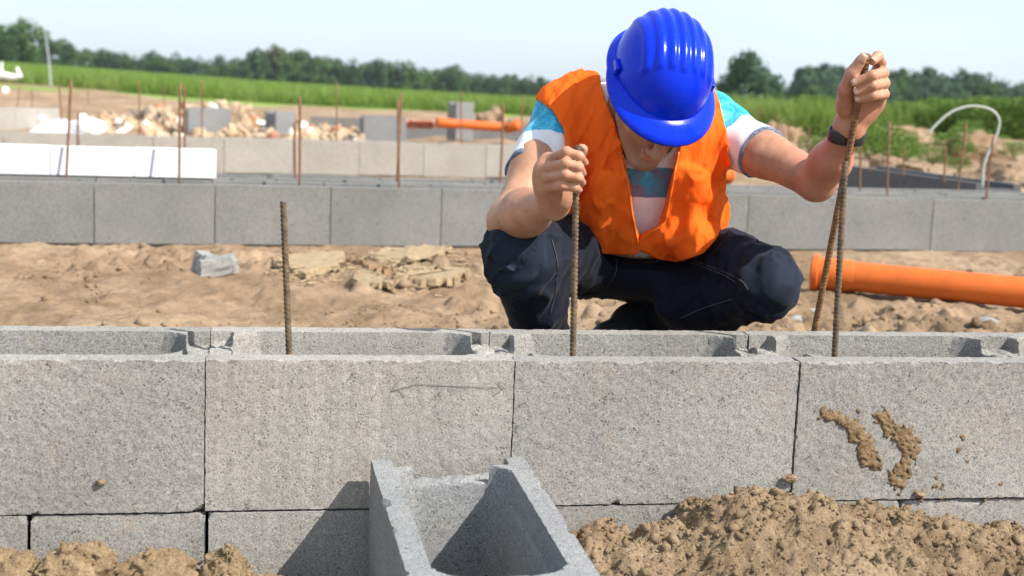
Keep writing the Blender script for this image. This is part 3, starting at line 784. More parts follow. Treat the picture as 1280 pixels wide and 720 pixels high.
def vest_sdf(p):
    q = np.stack([p @ RT, p @ UP, p @ FW], 1); u = q[:, 0]; v = q[:, 1]
    low = np.clip((J['chest'] @ UP - v) / .22, 0, 1)
    d = sm(vest_solid(p), shirt_sdf(p) - .011, .03)
    skew = q @ np.array([[.92, .38, 0], [-.38, .92, 0], [0, 0, 1]])
    fo = vnoise(q * np.array([32, 4.5, 10]) + .25 * vnoise(q * 9, 58)[:, None], 51); d = d + (.0030 + .003 * low) * np.sign(fo) * np.abs(fo) ** .6 - .0042 * np.maximum(1 - np.abs(vnoise(skew * np.array([26, 7, 12]) + 4, 57)) * 5, 0) + .0030 * vnoise(skew * np.array([46, 9, 16]), 52) + .0016 * vnoise(q * np.array([90, 34, 50]), 53) + .0016 * (1 - np.abs(vnoise(skew * np.array([55, 16, 30]), 56)) * 2.2)
    d = d - .0035 * low * np.sin(u * 105 + 1.5 * vnoise(q * 6, 54))
    rg = lambda sc, sd, kk: np.maximum(1 - np.abs(vnoise((q @ np.array([[.9, .44, 0], [-.44, .9, 0], [0, 0, 1]])) * np.array(sc) + sd, sd)) * kk, 0)
    d = d - .0036 * rg((22, 8, 12), 61, 6) - .0030 * rg((15, 4, 9), 62, 7) + .0032 * rg((30, 12, 12), 63, 6)
    z = v
    xl = np.interp(-z, -(_vl @ UP), _vl @ RT); xr = np.interp(-z, -(_vr @ UP), _vr @ RT)
    wedge = .0 + np.maximum(np.maximum(xl - u, u - xr), q[:, 2] - (J['chest'] @ FW + .005))
    nk = np.linalg.norm((p - T(812, 138, 2.80)) @ np.stack([RT, UP * .9, FW * .6], 1), axis=1) - .088
    d = np.maximum(d, -np.minimum(wedge, nk))
    # hem line
    h0 = np.array([T(a, b, 2.78) for a, b in ((640, 262), (700, 266), (722, 290), (745, 316), (797, 318), (803, 312), (825, 323), (850, 327), (878, 317), (893, 300), (905, 280), (960, 262))])
    zh = np.interp(u, h0 @ RT, h0 @ UP); back = sstep(2.84, 2.98, (p - CAM) @ FW)
    d = np.maximum(d, (zh * (1 - back) + (J['pelvis'] @ UP + .02) * back) - z)
    # arm holes: the outer edges of the two fronts
    zz = np.stack([T(0, y, 2.80) @ UP for y in VEY]); o = np.argsort(zz)
    ul = np.interp(v, zz[o], np.array([T(x, 200, 2.80) @ RT for x in VEL])[o]); ur = np.interp(v, zz[o], np.array([T(x, 200, 2.80) @ RT for x in VER])[o])
    d = np.maximum(d, np.maximum(ul - u, u - ur) * .9)
    # hollow it out so the shirt shows through the front opening
    return np.maximum(d, -(shirt_sdf(p) - .0015))
Vv, Qv = surface(vest_sdf, J['pelvis'] - np.array([.42, .55, .12]), J['neck0'] + np.array([.42, .30, .16]), .0035)
Vv = relax(Vv, Qv, 1, .2)
def vest_mat():
    m = M('orange_polyester', .9, .1); co = m.coord()
    n = m.noise(co, 9, 4, .6); c = m.ramp(n, [(.3, (.98, .135, .012)), (.7, (1.0, .195, .022))]); m.col(c)
    w = m.noise(m.coord(scale=(1, 1, 1)), 650, 2); m.bump(w, .2, .0006); m.bump(m.noise(m.coord(scale=(1, 1, .3)), 40, 5, .65, 1.2), .55, .007)
    # thin cloth lets some light through
    tr = m.n.new('ShaderNodeBsdfTranslucent'); tr.inputs[0].default_value = (1, .22, .02, 1); mx = m.n.new('ShaderNodeMixShader'); mx.inputs[0].default_value = .2
    out = m.n['Material Output']; m.l.new(m.b.outputs[0], mx.inputs[1]); m.l.new(tr.outputs[0], mx.inputs[2]); m.l.new(mx.outputs[0], out.inputs[0])
    return m.m
MAT_VEST = vest_mat()
vest = pobj('safety_vest', Vv, Qv, MAT_VEST)
MAT_TAPE = plain('vest_binding', (.86, .17, .015), .5, .4)
for pts in ([(a + 3 - 5.5 * (y > 150), y) for y, a, b in vneck[3:7]] + [(796, 296), (797, 314)], [(b + 2.5, y) for y, a, b in vneck[3:7]] + [(806, 296), (800, 308)]):
    X = trace(vest_sdf, pts, 44); V, F = tube(X - PLOC, .0024, 6); obj('binding', py_mesh('binding', V, F, MAT_TAPE, True), vest)

# ---- hard hat
def helmet():
    na, npz = 192, 72; V = []
    a_, b_, h_ = .0965, .126, .121
    for j in range(npz + 1):
        ph = j / npz * math.pi / 2 * .998
        for i in range(na):
            th = 2 * math.pi * i / na; cx, cy = math.cos(th), math.sin(th)
            e = .93; cp = math.cos(ph) ** e; spz = math.sin(ph) ** .90
            p = np.array([a_ * cx * cp, b_ * cy * cp - .004, h_ * spz])
            n = nrm(np.array([p[0] / a_ ** 2, p[1] / b_ ** 2, p[2] / h_ ** 2]))
            # seven raised ridges running front to back over the crown
            s = p[0]; k = round(s / .0215); off = s - k * .0215
            if abs(k) <= 3:
                lim = .074 - abs(k) * .004; end = sstep(lim + .012, lim, p[1]) * sstep(-lim - .03, -lim - .01, p[1]) * sstep(.045, .06, p[2])
                p = p + n * .0040 * end * math.exp(-(abs(off) / .0066) ** 3)
            # faint front panel crease
            V.append(p)
    F = [(j * na + i, j * na + (i + 1) % na, (j + 1) * na + (i + 1) % na, (j + 1) * na + i) for j in range(npz) for i in range(na)]
    F.append(tuple(npz * na + i for i in range(na)))
    # brim: an all-round gutter flange drawn out into a peak at the front
    W, G = [], []
    prof = [(0, .004), (.35, .0015), (.8, -.001), (1.0, -.004), (1.0, -.0075), (.8, -.0045), (.3, -.002), (-.06, -.004), (-.06, .004)]
    for i in range(na):
        th = 2 * math.pi * i / na; cx, cy = math.cos(th), math.sin(th); fr = max(cy, 0) ** 1.0; w = .013 + .026 * fr
        out = nrm(np.array([cx / a_, cy / b_, 0]))
        for r, z in prof: W.append(np.array([a_ * cx, b_ * cy - .004, 0]) + out * (w * r) + np.array([0, 0, z - .020 * fr * max(r, 0) ** 1.5 + .002]))
    m = len(prof)
    for i in range(na):
        for j in range(m):
            G.append((i * m + j, ((i + 1) % na) * m + j, ((i + 1) % na) * m + (j + 1) % m, i * m + (j + 1) % m))
    return V, F, W, G
hv, hf, bv, bf = helmet()
toW = lambda L: [RIM + HM @ np.asarray(v) - PLOC for v in L]
def helmet_mat():
    m = M('blue_plastic', .16, .22); co = m.coord(); n = m.noise(co, 12, 4); m.col(m.ramp(n, [(.3, (.0005, .022, .55)), (.7, (.001, .032, .68))]))
    sc = m.noise(m.coord(scale=(1, 1, 3)), 90, 5, .7); m.l.new(m.ramp(sc, [(.45, (.19, .19, .19)), (.75, (.36, .36, .36))]), m.b.inputs['Roughness'])
    m.bump(m.noise(co, 25, 3), .06, .002); m.set(Coat_Weight=.0, Coat_Roughness=.06); return m.m
MAT_HAT = helmet_mat()
hat = obj('hard_hat', py_mesh('hard_hat', toW(hv), hf, MAT_HAT, True), person)
obj('brim', py_mesh('brim', toW(bv), bf, MAT_HAT, True), hat)
for s in (-1, 1):                                     # accessory slots on the sides
    V, F = [], []; box(-.004, .004, -.015, .015, -.008, .010, V, F)
    V = toW([(s * (.0965 + .002) + v[0], v[1] + .010, v[2] + .014) for v in V]); o = obj('slot', py_mesh('slot', V, F, MAT_HAT), hat); add_mod_bevel(o, .002)
# ---- wrist band
WB = J['wr_l'] * .93 + J['el_l'] * .07; wax = nrm(J['wr_l'] - J['el_l'] + .25 * UP); wa = nrm(np.cross(wax, FW)); wb = np.cross(wax, wa)
V, F = [], []; n = 40
for i in range(n):
    th = 2 * math.pi * i / n; rr = (.0318 * math.cos(th) * wa + .0300 * math.sin(th) * wb)
    for r, z in ((.985, -.0105), (1.05, -.0115), (1.09, -.008), (1.09, .008), (1.05, .0115), (.985, .0105)): V.append(WB + rr * r + wax * z - PLOC)
F = [(i * 6 + j, ((i + 1) % n) * 6 + j, ((i + 1) % n) * 6 + (j + 1) % 6, i * 6 + (j + 1) % 6) for i in range(n) for j in range(6)]
obj('wristband', py_mesh('wristband', V, F, plain('black_rubber', (.015, .014, .016), .45, .5), True), person)

# ------------------------------------------------------------------ reinforcing bars
def rebar_mesh(name, L, r, mat, pitch=.0078, step=.0013, sides=14):
    n = int(L / step); z = np.arange(n + 1) / n * L; th = np.linspace(0, 2 * np.pi, sides, endpoint=False)
    Zz, Th = np.meshgrid(z, th, indexing='ij')
    rib = np.clip(np.sin(2 * np.pi * Zz / pitch + np.where(Th < np.pi, 1, -1) * 1.6 * np.cos(Th)) * 1.6 - .35, 0, 1) * np.abs(np.sin(Th)) ** .5
    lon = np.exp(-(np.minimum(Th, 2 * np.pi - Th) / .25) ** 2) + np.exp(-((Th - np.pi) / .25) ** 2)
    R = r + .0011 * np.maximum(rib, lon * .8)
    V = np.stack([R * np.cos(Th), R * np.sin(Th), Zz], -1).reshape(-1, 3)
    ix = np.arange((n + 1) * sides).reshape(n + 1, sides); nx = np.roll(ix, -1, 1)
    Q = np.stack([ix[:-1], nx[:-1], nx[1:], ix[1:]], -1).reshape(-1, 4)
    # end cap as quads onto a centre ring
    V = np.vstack([V, [[0, 0, L]]]); c = len(V) - 1; top = ix[-1]
    cap = np.array([[top[j], top[(j + 1) % sides], top[(j + 2) % sides], c] for j in range(0, sides, 2)])
    return np_mesh(name, V, np.vstack([Q, cap]), mat)
def rebar(a, b, r, mat, label, group=None, rot=0, **k):
    a, b = np.asarray(a), np.asarray(b); L = np.linalg.norm(b - a)
    o = obj('steel_bar', rebar_mesh('steel_bar', L, r, mat, **k)); o.location = tuple(a)
    o.rotation_mode = 'QUATERNION'; o.rotation_quaternion = Vector(b - a).to_track_quat('Z', 'Y') @ Vector((0, 0, 1)).rotation_difference(Vector((0, 0, 1)))
    return tag(o, label, 'steel bar', group)
def through(p0, p1, y, z): # straight line through two points on the plane of a cavity, carried down to z
    a, b = Yp(*p0, y), Yp(*p1, y); return a + (b - a) * (z - a[2]) / (b[2] - a[2]), b
GNEAR = 'ribbed bars set in the front wall'
a, b = through((361.5, 448), (354, 252), .12, -.45); rebar(a, b, .0050, MAT_REBAR, 'free-standing ribbed steel bar in the front wall, nobody holding it', GNEAR)
a, b = through((716, 448), (721, 182), .13, -.45); rebar(a, b, .0052, MAT_REBAR, 'ribbed steel bar rising from the front wall into the fist over the left knee', GNEAR)
a, b = through((1043, 447), (1056.5, 202), .13, -.45); rebar(a, b, .0053, MAT_REBAR, 'shorter dark bar rising from the wall beside the leaning rusty one', GNEAR)
d = nrm(LB0 - LB1); kk = (LB1[2] + .27) / -d[2]; rebar(LB1 + d * kk, LB1, .0056, MAT_RUST, 'rusty leaning bar that the raised hand with the wristband holds', GNEAR)

# ------------------------------------------------------------------ soil in front of the wall
def heap(name, x0, x1, y0, y1, step, zf, mat, label, cat):
    xs = np.arange(x0, x1, step); ys = np.arange(y0, y1, step); X, Y = np.meshgrid(xs, ys, indexing='ij'); Z = zf(X, Y)
    ix = np.arange(X.size).reshape(X.shape); Q = np.stack([ix[:-1, :-1], ix[1:, :-1], ix[1:, 1:], ix[:-1, 1:]], -1).reshape(-1, 4)
    o = obj(name, np_mesh(name, np.stack([X, Y, Z], -1).reshape(-1, 3), Q, mat)); return tag(o, label, cat)
def lumps(p, f, s, sharp=1.0):
    """rounded crumbs: cellular bumps"""
    q = p * f; i = np.floor(q).astype(np.int64); best = np.full(q.shape[:-1], 9.)
    for a in (-1, 0, 1):
        for b in (-1, 0, 1):
            c = i + np.array([a, b, 0]); jx = _hash(c[..., 0], c[..., 1], 0 * c[..., 0], s) * .45 + .5; jy = _hash(c[..., 0], c[..., 1], 0 * c[..., 0] + 1, s) * .45 + .5
            rr = .35 + .3 * (_hash(c[..., 0], c[..., 1], 0 * c[..., 0] + 2, s) * .5 + .5)
            best = np.minimum(best, np.hypot(q[..., 0] - c[..., 0] - jx, q[..., 1] - c[..., 1] - jy) / rr)
    return np.sqrt(np.clip(1 - best ** 2, 0, 1))
sil = np.array([Yp(x, y, -.11) for x, y in ((640, 730), (700, 690), (722, 664), (745, 650), (765, 645), (800, 655), (830, 653), (862, 645), (890, 625), (925, 617), (960, 613), (1000, 618), (1040, 622), (1075, 634), (1100, 634), (1135, 638), (1165, 644), (1200, 652), (1240, 660), (1290, 668), (1500, 690))])
def heap_z(X, Y):
    p = np.stack([X, Y, 0 * X], -1); top = np.interp(X, sil[:, 0], sil[:, 2]); dy = np.maximum(-.10 - Y, 0); bk = np.maximum(Y + .10, 0)
    z = top - .035 - dy * (.30 + .12 * vnoise(p * 3, 90)) - bk * .12
    w = 1 + .4 * vnoise(p * 5, 92)
    z = z + .022 * fbm(p * 8, 3, 70) + .012 * lumps(p + .03 * fbm(p * 9, 2, 73)[..., None], 13, 71) * w + .012 * np.abs(fbm(p * 21, 4, 83)) + .007 * lumps(p + .012 * fbm(p * 25, 2, 84)[..., None], 31, 74) * np.clip(.6 + fbm(p * 11, 2, 76), 0, 1.3) + .005 * lumps(p + .006 * fbm(p * 50, 2, 85)[..., None], 67, 77) + .006 * np.abs(fbm(p * 62, 3, 79)) + .0022 * vnoise(p * 150, 86)
    return np.maximum(z, -.45)
hp = heap('sand_pile', .50, 1.75, -.62, -.004, .0042, heap_z, MAT_SOIL, 'heap of crumbly brown sand against the foot of the front wall beside the loose block', 'sand pile')
def crumb_cloud(name, places, mats, variants=5, sub=1):
    """many little clods joined into one mesh"""
    import bmesh
    base = [rock_mesh('tmp', None, 300 + i, sub, 1.0, (1, .8, .65), 2.2) for i in range(variants)]
    bv = []; bf = []
    for me in base:
        v = np.zeros(len(me.vertices) * 3, np.float32); me.vertices.foreach_get('co', v); bv.append(v.reshape(-1, 3).astype(float))
        bf.append(np.array([list(q.vertices) for q in me.polygons])); bpy.data.meshes.remove(me)
    Vs_, Fs_ = [], []; n = 0
    for i, (c, r) in enumerate(places):
        a, b_, g = RNG.uniform(0, 6.28, 3); R = np.array(Matrix.Rotation(a, 3, 'X') @ Matrix.Rotation(b_, 3, 'Y') @ Matrix.Rotation(g, 3, 'Z'))
        k = i % variants; Vs_.append((bv[k] @ R.T) * r * np.array([1, 1, .8]) + c); Fs_.append(bf[k] + n); n += len(bv[k])
    return np_mesh(name, np.concatenate(Vs_), np.concatenate(Fs_), mats)
pl = []
for _ in range(9000):
    x, y = RNG.uniform(.56, 1.7), -.01 - abs(RNG.normal(0, .22)); r = min(.0016 * (1 / RNG.uniform(.004, 1)) ** .55, .017); pl.append((x, y, r))
_q = np.array(pl); _z = heap_z(_q[:, 0], _q[:, 1]); pl = [(np.array([a, b, z]), r) for (a, b, r), z in zip(_q, _z)]
o = obj('soil_crumbs', crumb_cloud('soil_crumbs', pl, MAT_SOIL, 8, 1)); tag(o, kind='stuff', label='loose crumbs lying on the sand heap')
# flat ground strip in front (same sand) carries clods on the left
CLODPTS = []
def clod(px, py, y, r, seed, label, sq=(1, .9, .8)):
    c = Yp(px, py, y)
    def f(p):
        q = (p - c) / np.array(sq); d = np.linalg.norm(q, axis=1) - r
        return d * .8 + r * (.26 * fbm(q * (1.3 / r), 3, seed) - .12 * np.abs(fbm(q * (4.2 / r), 3, seed + 3)) - .10 * np.abs(fbm(q * 75, 3, seed + 6)) + .05 * vnoise(q * 260, seed + 5) + .05)
    V, Q = surface(f, c - 1.75 * r, c + 1.75 * r, .0034, 2.2); k_ = RNG.integers(0, len(V), 420); CLODPTS.extend((V[i], min(.0013 * (1 / RNG.uniform(.01, 1)) ** .5, .008)) for i in k_ if V[i][2] > c[2] - .02); o = obj('soil_clod', np_mesh('soil_clod', V - c, Q, MAT_CLOD)); o.location = tuple(c); return tag(o, label, 'soil clod', 'clods below the front wall')
clod(22, 738, -.14, .062, 201, 'broad ochre clod in the corner below the front wall')
clod(92, 735, -.13, .064, 207, 'tallest ochre clod, second from the corner below the front wall', (1.0, .9, 1))
clod(200, 741, -.12, .064, 213, 'wide ochre clod with a flat top below the narrow cut block', (1.1, .9, .85))
clod(283, 731, -.11, .046, 219, 'small pointed ochre clod under the open joint of the lower course', (.8, .9, 1.05))
clod(335, 752, -.13, .045, 223, 'low ochre clod in the shadow of the loose block', (1.1, .9, .8))
o = obj('soil_crumbs', crumb_cloud('clod_crumbs', CLODPTS, MAT_CLOD, 8, 1)); tag(o, 'small crumbs covering the ochre clods', kind='stuff')
# soil smeared and stuck on the face of the right-hand block
def smear():
    g = np.random.default_rng(5); P = []
    def line(pts, n, w, r0, r1):
        S = spline([np.array([a, b, 0.]) for a, b in pts], n)
        for q in S:
            for _ in range(3):
                r = g.uniform(r0, r1); e = Yp(q[0] + g.normal(0, w), q[1] + g.normal(0, w * .8), -.001); P.append((e, r))
    line(((1025, 516), (1040, 520), (1056, 526), (1066, 532)), 26, 2.5, .002, .006)
    line(((1066, 532), (1076, 543), (1081, 557), (1085, 572), (1096, 583)), 40, 5, .002, .0075)
    line(((1097, 515), (1108, 528), (1116, 540)), 22, 2.5, .002, .005)
    line(((1118, 540), (1132, 548), (1136, 563), (1129, 584), (1120, 605)), 46, 5.5, .002, .0075)
    for a, b, r in ((1076, 516, .004), (1204, 549, .005), (1219, 550, .004), (1203, 562, .005), (1206, 574, .003), (1170, 595, .0055), (1175, 608, .005), (1164, 612, .003), (1178, 620, .004), (1110, 600, .003), (1150, 618, .003), (1240, 580, .002), (1130, 588, .004), (1235, 618, .003), (1250, 600, .002)):
        for _ in range(5): P.append((Yp(a + g.normal(0, 2), b + g.normal(0, 2.5), 0), r * g.uniform(.4, .9)))
    return P
mp_ = smear(); mc = np.array([c for c, r in mp_]); mr = np.array([r for c, r in mp_]); _g = np.random.default_rng(8); mr = mr * _g.uniform(.25, 1.15, len(mr)); mc = mc + np.stack([_g.normal(0, .0035, len(mc)), 0 * mr, _g.normal(0, .0035, len(mc))], 1)
def mud_sdf(p):
    o = np.empty(len(p))
    for i in range(0, len(p), 6000):
        q = p[i:i + 6000]; dd = np.sqrt(((q[:, None, 0] - mc[None, :, 0]) ** 2) + ((q[:, None, 2] - mc[None, :, 2]) ** 2) + (2.3 * (q[:, None, 1] - mc[None, :, 1])) ** 2) - mr[None]
        o[i:i + 6000] = -.0022 * np.log(np.exp(-np.maximum(dd, -.02) / .0022).sum(1) + 1e-30)
    return o + .0042 * fbm(p * 130, 3, 301) + .0022 * vnoise(p * 420, 305)
Vm, Qm = surface(mud_sdf, mc.min(0) - .012, mc.max(0) + .012, .0022, 2.0)
o = obj('mud_splash', np_mesh('mud_splash', Vm, Qm, MAT_MUD)); tag(o, 'brown sandy mud stuck in streaks on the face of the front wall', 'mud', kind='stuff')
def stuck(px, py, r, label):
    c = Yp(px, py, -.004); o = obj('mud_lump', rock_mesh('mud_lump', MAT_SOIL, int(px), 3, .5, (r, r * .7, r * .6))); o.location = tuple(c); tag(o, label, 'mud lump')
stuck(988, 598, .014, 'small mud lump stuck beside the lower end of the last upright joint')
stuck(125, 603, .008, 'small orange mud spot low on the plain grey block above the clods')
stuck(1150, 618, .011, 'mud lump clinging just above the heap where the lower course shows')

# ------------------------------------------------------------------ odds and ends on the sand between the walls
pl = []
for _ in range(16000):
    pl.append((RNG.uniform(-.75, 3.9), RNG.uniform(.34, 3.62), min(.0030 * (1 / RNG.uniform(.008, 1)) ** .55, .03)))
_q = np.array(pl); _q = _q[fbm(np.stack([_q[:, 0] * 1.3, _q[:, 1] * 2.2, 0 * _q[:, 0]], 1), 3, 55) > RNG.uniform(-.5, .6, len(_q))]
pl = [(np.array([a, b, z + r * .2]), r) for (a, b, r), z in zip(_q, ground_z(_q[:, 0], _q[:, 1]))]
o = obj('sand_crumbs', crumb_cloud('sand_crumbs', pl, MAT_SAND)); tag(o, 'crumbs and small stones strewn on the sand', kind='stuff')
def gz(x, y): return float(ground_z(np.array([x]), np.array([y]))[0])
def on_ground(px, py, z=-.255): q = Zp(px, py, z); return np.array([q[0], q[1], gz(q[0], q[1])])
MAT_CHUNK = concrete('concrete_chunk', (.24, .24, .235), (.34, .34, .335), 0, .1)
def stone(px, py, r, flat, seed, mat, name, label, rz=0, group=None, cat=None):
    c = on_ground(px, py); o = obj(name, rock_mesh(name, mat, seed, 3, .25, tuple(r * f for f in flat))); o.location = (c[0], c[1], c[2] + r * flat[2] * .55); o.rotation_euler = (0, 0, rz); return tag(o, label, cat or name.replace('_', ' '), group)
def chunk(px, py, w, d, h, rz, tilt, seed, label):
    g = np.random.default_rng(seed); c = on_ground(px, py); V, F = [], []; n = 5
    for k in range(n):                                   # ragged outline lofted through its height
        z = h * k / (n - 1)
        for i in range(14):
            a = 2 * math.pi * i / 14; sq = max(abs(math.cos(a)), abs(math.sin(a))); r = (1 + g.normal(0, .07)) * (1 - .16 * (k / (n - 1)) ** 2)
            V.append((w / 2 * math.cos(a) / sq * r, d / 2 * math.sin(a) / sq * r, z * (1 + (g.normal(0, .05) if k == n - 1 else 0)) - .008))
    for k in range(n - 1):
        for i in range(14): F.append((k * 14 + i, k * 14 + (i + 1) % 14, (k + 1) * 14 + (i + 1) % 14, (k + 1) * 14 + i))
    F.append(tuple((n - 1) * 14 + i for i in range(14))); o = obj('concrete_chunk', py_mesh('concrete_chunk', V, F, MAT_CHUNK)); o.location = tuple(c); o.rotation_euler = (tilt[0], tilt[1], rz); return tag(o, label, 'concrete chunk')
chunk(271, 352, .145, .08, .058, .12, (.05, -.12), 12, 'broken grey lump of concrete lying on the sand before the long grey wall')
chunk(255, 350, .07, .09, .072, .5, (.1, .15), 15, 'pale square-edged concrete piece tucked behind the broken grey lump')
stone(221, 345, .034, (1, .8, .8), 18, MAT_SAND, 'sand_lump', 'brown lump of hard sand beside the broken concrete', 0)
stone(1231, 411, .034, (1.1, .6, .4), 21, MAT_CHUNK, 'stone', 'flat white stone on the sand below the orange pipe', -.5)
stone(999, 396, .028, (1.2, .8, .5), 24, MAT_CHUNK, 'stone', 'grey pebble just past the bent knee', .4)
stone(1018, 384, .022, (1.2, .8, .5), 27, MAT_CHUNK, 'stone', 'little pale pebble under the socket end of the orange pipe', .4)
def wood(pts, thick, mat, label, seed, tilt=(0, 0)):
    """a splintered flat piece: ragged outline given by corners on the ground, real thickness"""
    g = np.random.default_rng(seed); P = [on_ground(*q) for q in pts]; c = np.mean(P, 0); R = []
    for i in range(len(P)):
        a, b = P[i], P[(i + 1) % len(P)]
        for t in np.arange(0, 1, .09): R.append(a + (b - a) * t + np.array([g.normal(0, .009), g.normal(0, .014), 0]))
    n = len(R); V, F = [], []
    for lay, zz in ((0, 0), (1, thick * .5), (2, thick)):
        for q in R: V.append(((q[0] - c[0]) * (1 - .02 * lay), (q[1] - c[1]) * (1 - .02 * lay), zz + (q[0] - c[0]) * tilt[0] + (q[1] - c[1]) * tilt[1] + g.normal(0, .0045)))
    for l in range(2):
        for i in range(n): F.append((l * n + i, l * n + (i + 1) % n, (l + 1) * n + (i + 1) % n, (l + 1) * n + i))
    F.append(tuple(range(2 * n, 3 * n))); F.append(tuple(range(n - 1, -1, -1)))
    o = obj('wood_scrap', py_mesh('wood_scrap', V, F, mat)); o.location = (c[0], c[1], c[2] + .010); return tag(o, label, 'wood scrap', 'broken sheet wood on the sand')
def chip_mat(name, a, b):
    m = M(name, .85, .2); co = m.coord(scale=(18, 60, 30)); n = m.noise(co, 1.5, 5, .7, .5); m.col(m.ramp(n, [(.3, a), (.7, b)])); m.bump(n, .6, .006); return m.m
MAT_CHIP = chip_mat('chipboard', (.21, .15, .09), (.43, .33, .205)); MAT_WOOD = chip_mat('old_wood', (.2, .12, .07), (.36, .24, .14))
wood(((338, 338), (400, 332), (430, 334), (428, 344), (378, 353), (362, 347)), .022, MAT_CHIP, 'yellow splintered board piece right behind the free-standing bar', 1, (.02, .05))
wood(((420, 345), (440, 342), (490, 356), (488, 366), (450, 362)), .014, MAT_CHIP, 'narrow ragged yellow splinter between the two larger board pieces', 2)
wood(((486, 357), (528, 352), (586, 352), (570, 360), (528, 363)), .022, MAT_CHIP, 'long pale board piece with a dark cut edge toward the worker', 3, (0, .04))
wood(((434, 339), (442, 337), (486, 346), (482, 350), (458, 346)), .02, MAT_WOOD, 'thin brown stick lying across the yellow board pieces', 4, (-.03, .0))
wood(((455, 330), (480, 320), (545, 315), (566, 319), (520, 333), (480, 336)), .016, MAT_CHIP, 'wide weathered sheet half buried near the long grey wall', 5)
wood(((498, 347), (525, 341), (545, 345), (530, 351)), .012, MAT_CHIP, 'crumbled yellow scrap on top of the pile of board pieces', 6, (.03, .03))
V, F = [], []; g = np.random.default_rng(77)          # straw and splinters about the boards
for i in range(150):
    q = on_ground(g.uniform(330, 610), min(max(g.normal(344, 11), 324), 372)); a = g.normal(0, .6); L = g.uniform(.015, .07); w = g.uniform(.0015, .006); z = g.uniform(.010, .026)
    v, f = tube(np.array([q + [0, 0, z], q + [L * math.cos(a), L * math.sin(a), z + g.normal(0, .006)]]), (w, w * .5), 4); k = len(V); V += v; F += [tuple(x + k for x in ff) for ff in f]
o = obj('splinters', py_mesh('splinters', V, F, MAT_CHIP)); tag(o, 'straw coloured splinters strewn round the broken boards', kind='stuff')
# orange pipe with its socket
def pipe(name, a, b, r, label, sock=.16, cat='pipe'):
    a, b = np.asarray(a), np.asarray(b); t = empty(name, tuple(a)); tag(t, label, cat); L = np.linalg.norm(b - a)
    t.rotation_mode = 'QUATERNION'; t.rotation_quaternion = Vector(b - a).to_track_quat('Z', 'Y')
    def lathe(nm, prof):
        n = 48; V, F = [], []
        for rr, z in prof:
            for i in range(n): V.append((rr * math.cos(2 * math.pi * i / n), rr * math.sin(2 * math.pi * i / n), z))
        for j in range(len(prof) - 1):
            for i in range(n): F.append((j * n + i, j * n + (i + 1) % n, (j + 1) * n + (i + 1) % n, (j + 1) * n + i))
        me = py_mesh(nm, V, F, MAT_PIPE, True); me.set_sharp_from_angle(angle=math.radians(40)); return obj(nm, me, t)
    w = r * .07
    lathe('tube', [(r - w, sock * .6), (r - w, L), (r, L), (r, sock * .7)])
    k = r * 1.09
    lathe('socket', [(r * .99, sock), (k, sock - .025), (k, .030), (k + r * .16, .026), (k + r * .18, .016), (k + r * .16, .006), (k + .001, 0), (k - w, .0), (k - w, .012), (k + r * .06, .016), (k - w, .03), (k - w, sock * .8)])
    return t
def pipe_mat():
    m = M('orange_pvc', .48, .3); n = m.noise(m.coord(), 9, 5, .65); m.col(m.ramp(n, [(.3, (.52, .11, .016)), (.6, (.62, .135, .02)), (.8, (.58, .17, .05))])); dst = m.noise(m.coord(), 4, 7, .75, .6); m.col(m.mix(m.ramp(dst, [(.56, (0, 0, 0)), (.75, (.55, .55, .55))]), m.b.inputs['Base Color'].links[0].from_socket, (.36, .25, .16))); m.bump(m.noise(m.coord(), 45, 4), .05, .002); return m.m
MAT_PIPE = pipe_mat()
pa, pb = Zp(1014, 346, -.195), Zp(1280, 368, -.197); pa[2] = gz(pa[0], pa[1]) + .062; dpp = nrm(pb - pa); pb = pa + (Zp(1280, 368, -.197) - pa) / np.linalg.norm(pb - pa) * 2.4; pb[2] = gz(pa[0] + .9, pb[1]) + .060
pipe('drain_pipe', pa, pb, .055, 'long orange plastic drain pipe lying on the sand behind the knee')

# ------------------------------------------------------------------ on and behind the second wall
ang2 = (0, 0, a2)
c = Yp(270, 225, 0); E0 = Zp(270, 224, .0); x1 = E0
MAT_FOAM = plain('white_foam', (.80, .78, .80), .85, .2, .05, 6, .1)
fo = empty('foam_board', tuple(E0)); fo.rotation_euler = ang2
tag(fo, 'long white insulation board standing on edge on the grey wall', 'foam board')
for k, (xa, xb) in enumerate(((-2.4, -1.04), (-1.037, -.70), (-.697, -.352), (-.349, 0))):
    V, F = [], []; box(xa, xb, .0015 * (k % 2), .10, .002, .128 - .0015 * (k % 3), V, F); o = obj('slab', py_mesh('foam_slab', V, F, MAT_FOAM), fo); add_mod_bevel(o, .003)
def far_bar(p0, p1, t, label=None, r=.006, bend=0.0, group='thin rusty bars standing in the rear walls', z0=None):
    a, b = T(*p1, t), T(*p0, t); a = a + (a - b) * .12; L = np.linalg.norm(b - a); n = 9
    P = [a + (b - a) * i / n + RT * (bend * math.sin(math.pi * i / n) * L) for i in range(n + 1)]
    V, F = tube(np.array(P) - a, r, 7); o = obj('steel_bar', py_mesh('steel_bar', V, F, MAT_RUST_FAR, True)); o.location = tuple(a)
    return tag(o, label or 'thin rusty bar standing up from the rear foundation walls', 'steel bar', group)
tw = lambda px, py: float((Zp(px, py, 0) - CAM) @ FW)
